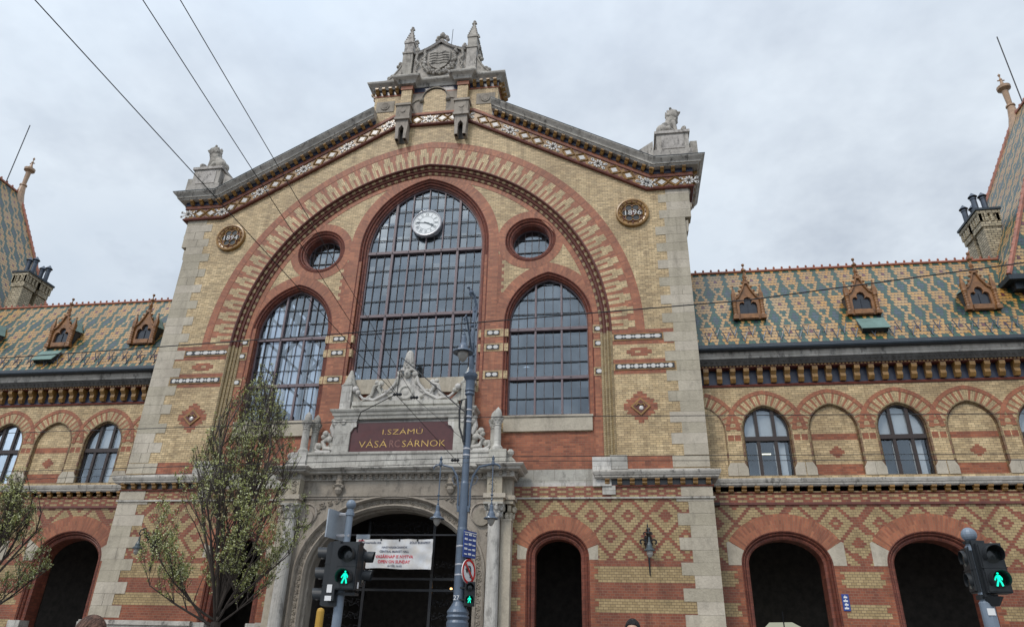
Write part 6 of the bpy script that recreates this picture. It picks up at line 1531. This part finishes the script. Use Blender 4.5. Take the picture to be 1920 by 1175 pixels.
A = Vector((2.28, -6.5, 6.67)); B_ = Vector((3.22, -19.79, 6.65)); wire([(3.62, -6.0, 5.6), A, A.lerp(B_, 1.9)], 0.006, 'slanting wire ending at the lamp post, rightmost of three')
wire([(-1.62, -0.55, 7.55), (-1.58, -0.8, 7.85), (-1.2, -1.5, 8.0), (0.58, -3.0, 8.1), (0.62, -3.0, 9.43), (3.62, -5.95, 6.41)], 0.018, 'thick black cable making a pointed loop before the carved gablet')
wire([(0.6, -3.0, 8.1), (2.28, -8.0, 6.22)], 0.010, 'short wire joining the black cable to a slanting wire')
for P, lb in (((2.28, -8.0, 6.22), 'small dark insulator at the end of the middle slanting wire'), ((2.28, -6.5, 6.67), 'small dark insulator on the rightmost slanting wire'), ((3.45, -6.0, 5.0), 'small dark insulator beside the lamp post, lowest of the insulators')):
    q = MB(); q.lathe([(0.02, -0.12), (0.05, -0.08), (0.03, -0.03), (0.055, 0.0), (0.03, 0.03), (0.05, 0.08), (0.02, 0.12)], P, 8, axis='x'); o = q.build('insulator', M['iron'], None, loc=P); tag(o, lb, 'insulator', 'insulators on the wires')

# ================= trees =================
def leaf_mat(name, a, b):
    m, g, p = mat(name); pos = g.new('ShaderNodeNewGeometry').outputs['Position']
    g.l.new(g.mix(g.noise(pos, 9, 2, 0.6, 0.35, 0.65), a, b), p.inputs['Base Color']); tune(p, rough=0.6); p.inputs['Subsurface Weight'].default_value = 0.0
    return m
M['leaf'] = leaf_mat('young_leaves', (0.33, 0.34, 0.095), (0.20, 0.22, 0.06)); M['bud'] = leaf_mat('pale_buds', (0.58, 0.58, 0.36), (0.42, 0.45, 0.22))
def tree(x, y, H, W_, seed, label, zb=1.95, leaders=15, low=0.12):
    t = thing('tree', (x, y, GZ), label, 'tree', 'young street trees before the hall'); rr = random.Random(seed); tr_ = MB(); cr = MB()
    prof_ = ((0.0, 0.15), (0.2, 0.35), (0.25, 0.8), (0.31, 1.0), (0.45, 1.0), (0.55, 0.84), (0.68, 0.60), (0.85, 0.33), (1.0, 0.06), (1.2, 0.02))
    def env(h):   # crown half width at relative height
        for (h0, w0), (h1, w1) in zip(prof_, prof_[1:]):
            if h <= h1: return W_*(w0+(w1-w0)*(h-h0)/(h1-h0))
        return 0.02
    def leafpuff(p, n, rad):
        for _ in range(n):
            d = Vector((rr.gauss(0, 1), rr.gauss(0, 1), rr.gauss(0, 1)))*rad*0.5; c = p + d; s_ = rr.uniform(0.013, 0.033)
            a = Vector((rr.gauss(0, 1), rr.gauss(0, 1), rr.gauss(0, 1))).normalized(); b = a.orthogonal().normalized(); k = len(cr.v)
            e = a.cross(b); cr.v += [tuple(c - a*s_), tuple(c + b*s_*0.7), tuple(c + a*s_), tuple(c - b*s_*0.7 + e*s_*0.3)]; cr.face([k, k+1, k+2, k+3], [(0, 0), (1, 0), (1, 1), (0, 1)], 1 if rr.random() < 0.34 else 0)
    def branch(p, d, L, r, lv):
        n = (8 if L > 4 else 6) if lv == 0 else 5 if lv == 1 else 3; pts = [p]; rad = [r]
        for i in range(n):
            d = (d + Vector((rr.gauss(0, 0.10), rr.gauss(0, 0.10), 0.10 + rr.gauss(0, 0.05)))*(1.0 if lv else 0.5)).normalized(); p = p + d*L/n
            pts.append(p); rad.append(r*(1-0.75*(i+1)/n))
            rel = (p.z-GZ)/H; hw = math.hypot(p.x-x, p.y-y)
            ee = env(rel)
            if hw > ee*1.15 and lv > 0: break
            if rel > 1.02: break
            if lv == 0 and hw > ee*0.72: d = (d + Vector((x-p.x, y-p.y, 0)).normalized()*0.45 + Vector((0, 0, 0.25))).normalized()
            if lv >= 1 and rel > 0.16 and rr.random() < (0.08 if lv == 1 else 0.14): leafpuff(p, rr.choice((3, 4, 6)), 0.05)
            if lv < 3 and i >= (1 if lv else 1):
                for _ in range({0: 3, 1: 2, 2: 2}[lv] if rr.random() < 0.8 else 1):
                    az = rr.uniform(0, 2*PI); q_ = Vector((math.cos(az), math.sin(az), 0)); nd = (d*0.9 + q_*rr.uniform(0.4, 0.75) + Vector((0, 0, 0.2))).normalized(); branch(p, nd, min(2.0, L*rr.uniform(0.26, 0.42)), r*(1-0.7*(i+1)/n)*0.6, lv+1)
        leafpuff(p, rr.choice((0, 0, 0, 0, 4, 7)) if lv else 6, 0.055); tr_.tube(pts, [max(0.0035, q_) for q_ in rad], 6 if lv == 0 else 4 if lv == 1 else 3, cap=False)
    base = Vector((x, y, GZ)); tr_.tube([base, base+Vector((0, 0, zb*0.5)), base+Vector((0.02, 0, zb+0.3))], [0.17, 0.145, 0.13], 10)
    for i in range(leaders):
        az = 2*PI*i/leaders + rr.uniform(-0.2, 0.2); tilt = [0.05, 0.2, 0.45, 0.8, 1.05, 0.3, 1.3][i % 7]; tilt *= rr.uniform(0.85, 1.15)
        d = Vector((math.cos(az)*math.sin(tilt), math.sin(az)*math.sin(tilt), math.cos(tilt))); h0 = zb + rr.uniform(0, 0.5) + (0.4 if tilt < 0.5 else 0)
        hit = H-h0
        L = min(hit, W_*1.05/max(0.12, math.sin(tilt)))*rr.uniform(0.85, 1.0); branch(base+Vector((0, 0, h0)), d, L, 0.056*(0.5+0.5*L/H), 0)
    tr_.build('trunk', M['bark'], t); cr.build('crown', [M['leaf'], M['bud']], t); return t
tree(-3.15, -5.2, 9.5, 2.4, 11, 'bushy young tree with pale green buds, left of the portal', leaders=20)
tree(-10.95, -5.0, 6.4, 2.0, 5, 'smaller budding tree at the left edge, before the arcade', leaders=16)

# ================= people =================
def hair_mat(name, c):
    m, g, p = mat(name); tc = g.new('ShaderNodeTexCoord').outputs['Object']; x, y, z = g.sep(tc)
    n = g.noise(g.comb(g.m('MULTIPLY', x, 90), g.m('MULTIPLY', y, 25), g.m('MULTIPLY', z, 12)), 1.0, 4, 0.6, 0.35, 0.65)
    g.l.new(g.mix(n, tuple(v*0.35 for v in c), tuple(v*1.5 for v in c)), p.inputs['Base Color']); tune(p, rough=0.55, spec=0.25); bump(g, p, n, 0.8, 0.01); return m
M['skin'] = plain('skin', (0.45, 0.27, 0.19), 0.5, var=0.06)
def person(x, y, zg, H, rz, label, hair_c, top_c, leg_c, long_hair):
    t = thing('person', (x, y, zg), label, 'person', None, rz); k = H/1.75; q = MB()
    def cap(pts, r, n=12):
        pts = [tuple(c*k for c in p) for p in pts]; r = [a*k for a in r]; q.tube(pts, r, n)
        for p, a in zip(pts, r): q.ball(p, a, n, 8)
    # front is -Y
    q.ball((0, 0, 1.63*k), 0.1*k, 18, 14, (0.80, 0.98, 1.18)); q.ball((0, -0.035*k, 1.565*k), 0.062*k, 14, 10, (0.9, 0.9, 1.0)); cap([(0, 0.01, 1.42), (0, 0.0, 1.56)], [0.06, 0.052])
    cap([(0, -0.092, 1.64), (0, -0.112, 1.605)], [0.010, 0.015]); q.ball((0, -0.092*k, 1.565*k), 0.02*k, 10, 6, (1.3, 0.5, 0.5))
    for s in (-1, 1):
        q.ball((s*0.082*k, 0.01*k, 1.625*k), 0.026*k, 8, 6, (0.4, 0.8, 1.2)); q.ball((s*0.033*k, -0.083*k, 1.645*k), 0.017*k, 8, 6)
        cap([(s*0.05, 0.0, 1.40), (s*0.175, 0.01, 1.39)], [0.06, 0.055]); cap([(s*0.185, 0.01, 1.38), (s*0.235, 0.03, 1.10), (s*0.245, -0.03, 0.86)], [0.052, 0.040, 0.026])
        cap([(s*0.09, 0.0, 0.92), (s*0.10, -0.01, 0.50), (s*0.10, 0.02, 0.09)], [0.085, 0.056, 0.038]); cap([(s*0.10, 0.03, 0.04), (s*0.11, -0.14, 0.03)], [0.042, 0.032])
        cap([(s*0.248, -0.035, 0.82), (s*0.25, -0.045, 0.765)], [0.026, 0.034])
        for i, (dy, L) in enumerate(((-0.030, 0.070), (-0.010, 0.080), (0.012, 0.074), (0.031, 0.058))):
            cap([(s*0.25, -0.045+dy, 0.75), (s*0.248, -0.050+dy, 0.75-L*0.55), (s*0.236, -0.055+dy, 0.75-L)], [0.0098, 0.009, 0.0075], 7)
        cap([(s*0.245, -0.072, 0.80), (s*0.238, -0.094, 0.765), (s*0.232, -0.096, 0.73)], [0.012, 0.010, 0.008], 7)
    cap([(0, 0.0, 0.95), (0, 0.005, 1.15), (0, 0.0, 1.34)], [0.13, 0.125, 0.12]); cap([(-0.1, 0, 1.33), (0.1, 0, 1.33)], [0.10, 0.10])
    b = remesh(q, 'body', M['skin'], None, vox=0.010, sm=3, loc=(0, 0, 0)); b.parent = t
    def shell(name, pts_r, m_):
        c_ = MB()
        for pts, r in pts_r:
            P = [tuple(v*k for v in p) for p in pts]; R_ = [a*k for a in r]; c_.tube(P, R_, 14)
            for p, a in zip(P, R_): c_.ball(p, a, 12, 8)
        o = remesh(c_, name, m_, None, vox=0.016, sm=3, loc=(0, 0, 0)); o.parent = t
    arms = [([(s*0.12, 0.0, 1.40), (s*0.19, 0.01, 1.37), (s*0.24, 0.03, 1.10), (s*0.248, -0.03, 0.87)], [0.08, 0.078, 0.062, 0.048]) for s in (-1, 1)]
    shell('coat', arms + [([(0, 0.0, 0.82), (0, 0.005, 1.1), (0, 0.0, 1.34)], [0.185, 0.165, 0.15]), ([(-0.11, 0, 1.33), (0.11, 0, 1.33)], [0.12, 0.12]), ([(-0.07, 0, 0.84), (0.07, 0, 0.84)], [0.16, 0.16])], top_c)
    shell('trousers', [([(s*0.09, 0, 0.88), (s*0.10, -0.01, 0.5), (s*0.10, 0.02, 0.14)], [0.11, 0.08, 0.062]) for s in (-1, 1)], leg_c)
    c_ = MB(); c_.ball((0, 0.012*k, 1.655*k), 0.108*k, 20, 14, (0.86, 1.0, 1.10))
    c_.v = [(vx, vy if not (vy < -0.05*k and vz < 1.69*k) else -0.045*k, vz) for vx, vy, vz in c_.v]
    if long_hair:
        c_.tube([(0, 0.05*k, 1.62*k), (0, 0.085*k, 1.5*k), (0, 0.095*k, 1.38*k)], [0.095*k, 0.085*k, 0.05*k], 14)
    rr = random.Random(2)
    for i in range(64):   # strands lying over the crown
        a = rr.uniform(0.05, PI-0.05) if not long_hair else rr.uniform(0, 2*PI); pts = []
        for j in range(6):
            f = 0.1+j*0.28; pts.append((0.088*k*math.sin(f)*math.cos(a)*1.02, 0.012*k+0.104*k*math.sin(f)*math.sin(a), 1.655*k+0.117*k*math.cos(f)))
        c_.tube(pts, rr.uniform(0.006, 0.011)*k, 5)
    o = remesh(c_, 'hair', hair_c, None, vox=0.0055, sm=0, loc=(0, 0, 0)); o.parent = t
    return t
person(7.99, -15.28, GZ+0.17, 1.745, math.radians(-5), 'dark haired person whose head shows at the lower edge, right of the lamp post', hair_mat('black_hair', (0.012, 0.010, 0.010)), plain('dark_coat', (0.03, 0.035, 0.05), 0.8), plain('dark_trousers', (0.03, 0.03, 0.035), 0.8), False)
person(4.50, -20.2, GZ+0.0, 1.60, math.radians(165), 'person with reddish brown hair seen from behind at the lower left edge', hair_mat('auburn_hair', (0.11, 0.058, 0.04)), plain('beige_coat', (0.30, 0.25, 0.19), 0.8), plain('blue_trousers', (0.05, 0.07, 0.12), 0.8), True)

# warm lamps burning inside the dark arcades
for P, r, lb in (((1.75, 2.5, 2.45), 0.07, 'warm hanging lamp glowing behind the portal gate'), ((-12.6, 3.2, 2.0), 0.10, 'warm round lamp glowing in the left arcade')):
    q = MB(); q.ball(P, r, 12, 8); q.ball((P[0]-r*2.6, P[1], P[2]), r*0.7, 10, 6); o = q.build('glowing_globes', M['warm_light'], None, loc=P); o2 = None
    t = thing('hanging_lamp', (P[0], P[1], P[2]+0.3), lb, 'lamp'); o.parent = t; o.location = (0, 0, -0.3)
    q = MB(); q.tube([(0, 0, -0.25), (0, 0, 1.5 if P[0] > 0 else 2.4)], 0.012, 5); q.tube([(0, 0, -0.2), (-r*2.6, 0, -0.22)], 0.012, 5); o = q.build('stem', M['iron'], None); o.parent = t
t = thing('arcade_light_panel', (13.6, 4.5, 1.2), 'pale lit panel low inside the first arcade arch right of the centre', 'light')
q = MB(); q.add([(-0.95, 0, 0), (-0.5, 0, 0.42), (0.3, 0, 0.44), (0.95, 0, 0.1), (0.95, 0, -0.6), (-0.95, 0, -0.6)], [(0, 1, 2, 3, 4, 5)]); o = q.build('lit_panel', emit('dim_panel', (0.75, 0.78, 0.6), 0.5), None); o.parent = t
q = MB(); q.box(-0.02, 0.02, -0.03, 0.0, -0.6, 0.8); q.box(-1, 1, -0.03, 0.0, -0.05, -0.02); o = q.build('panel_frame', M['iron'], None); o.parent = t
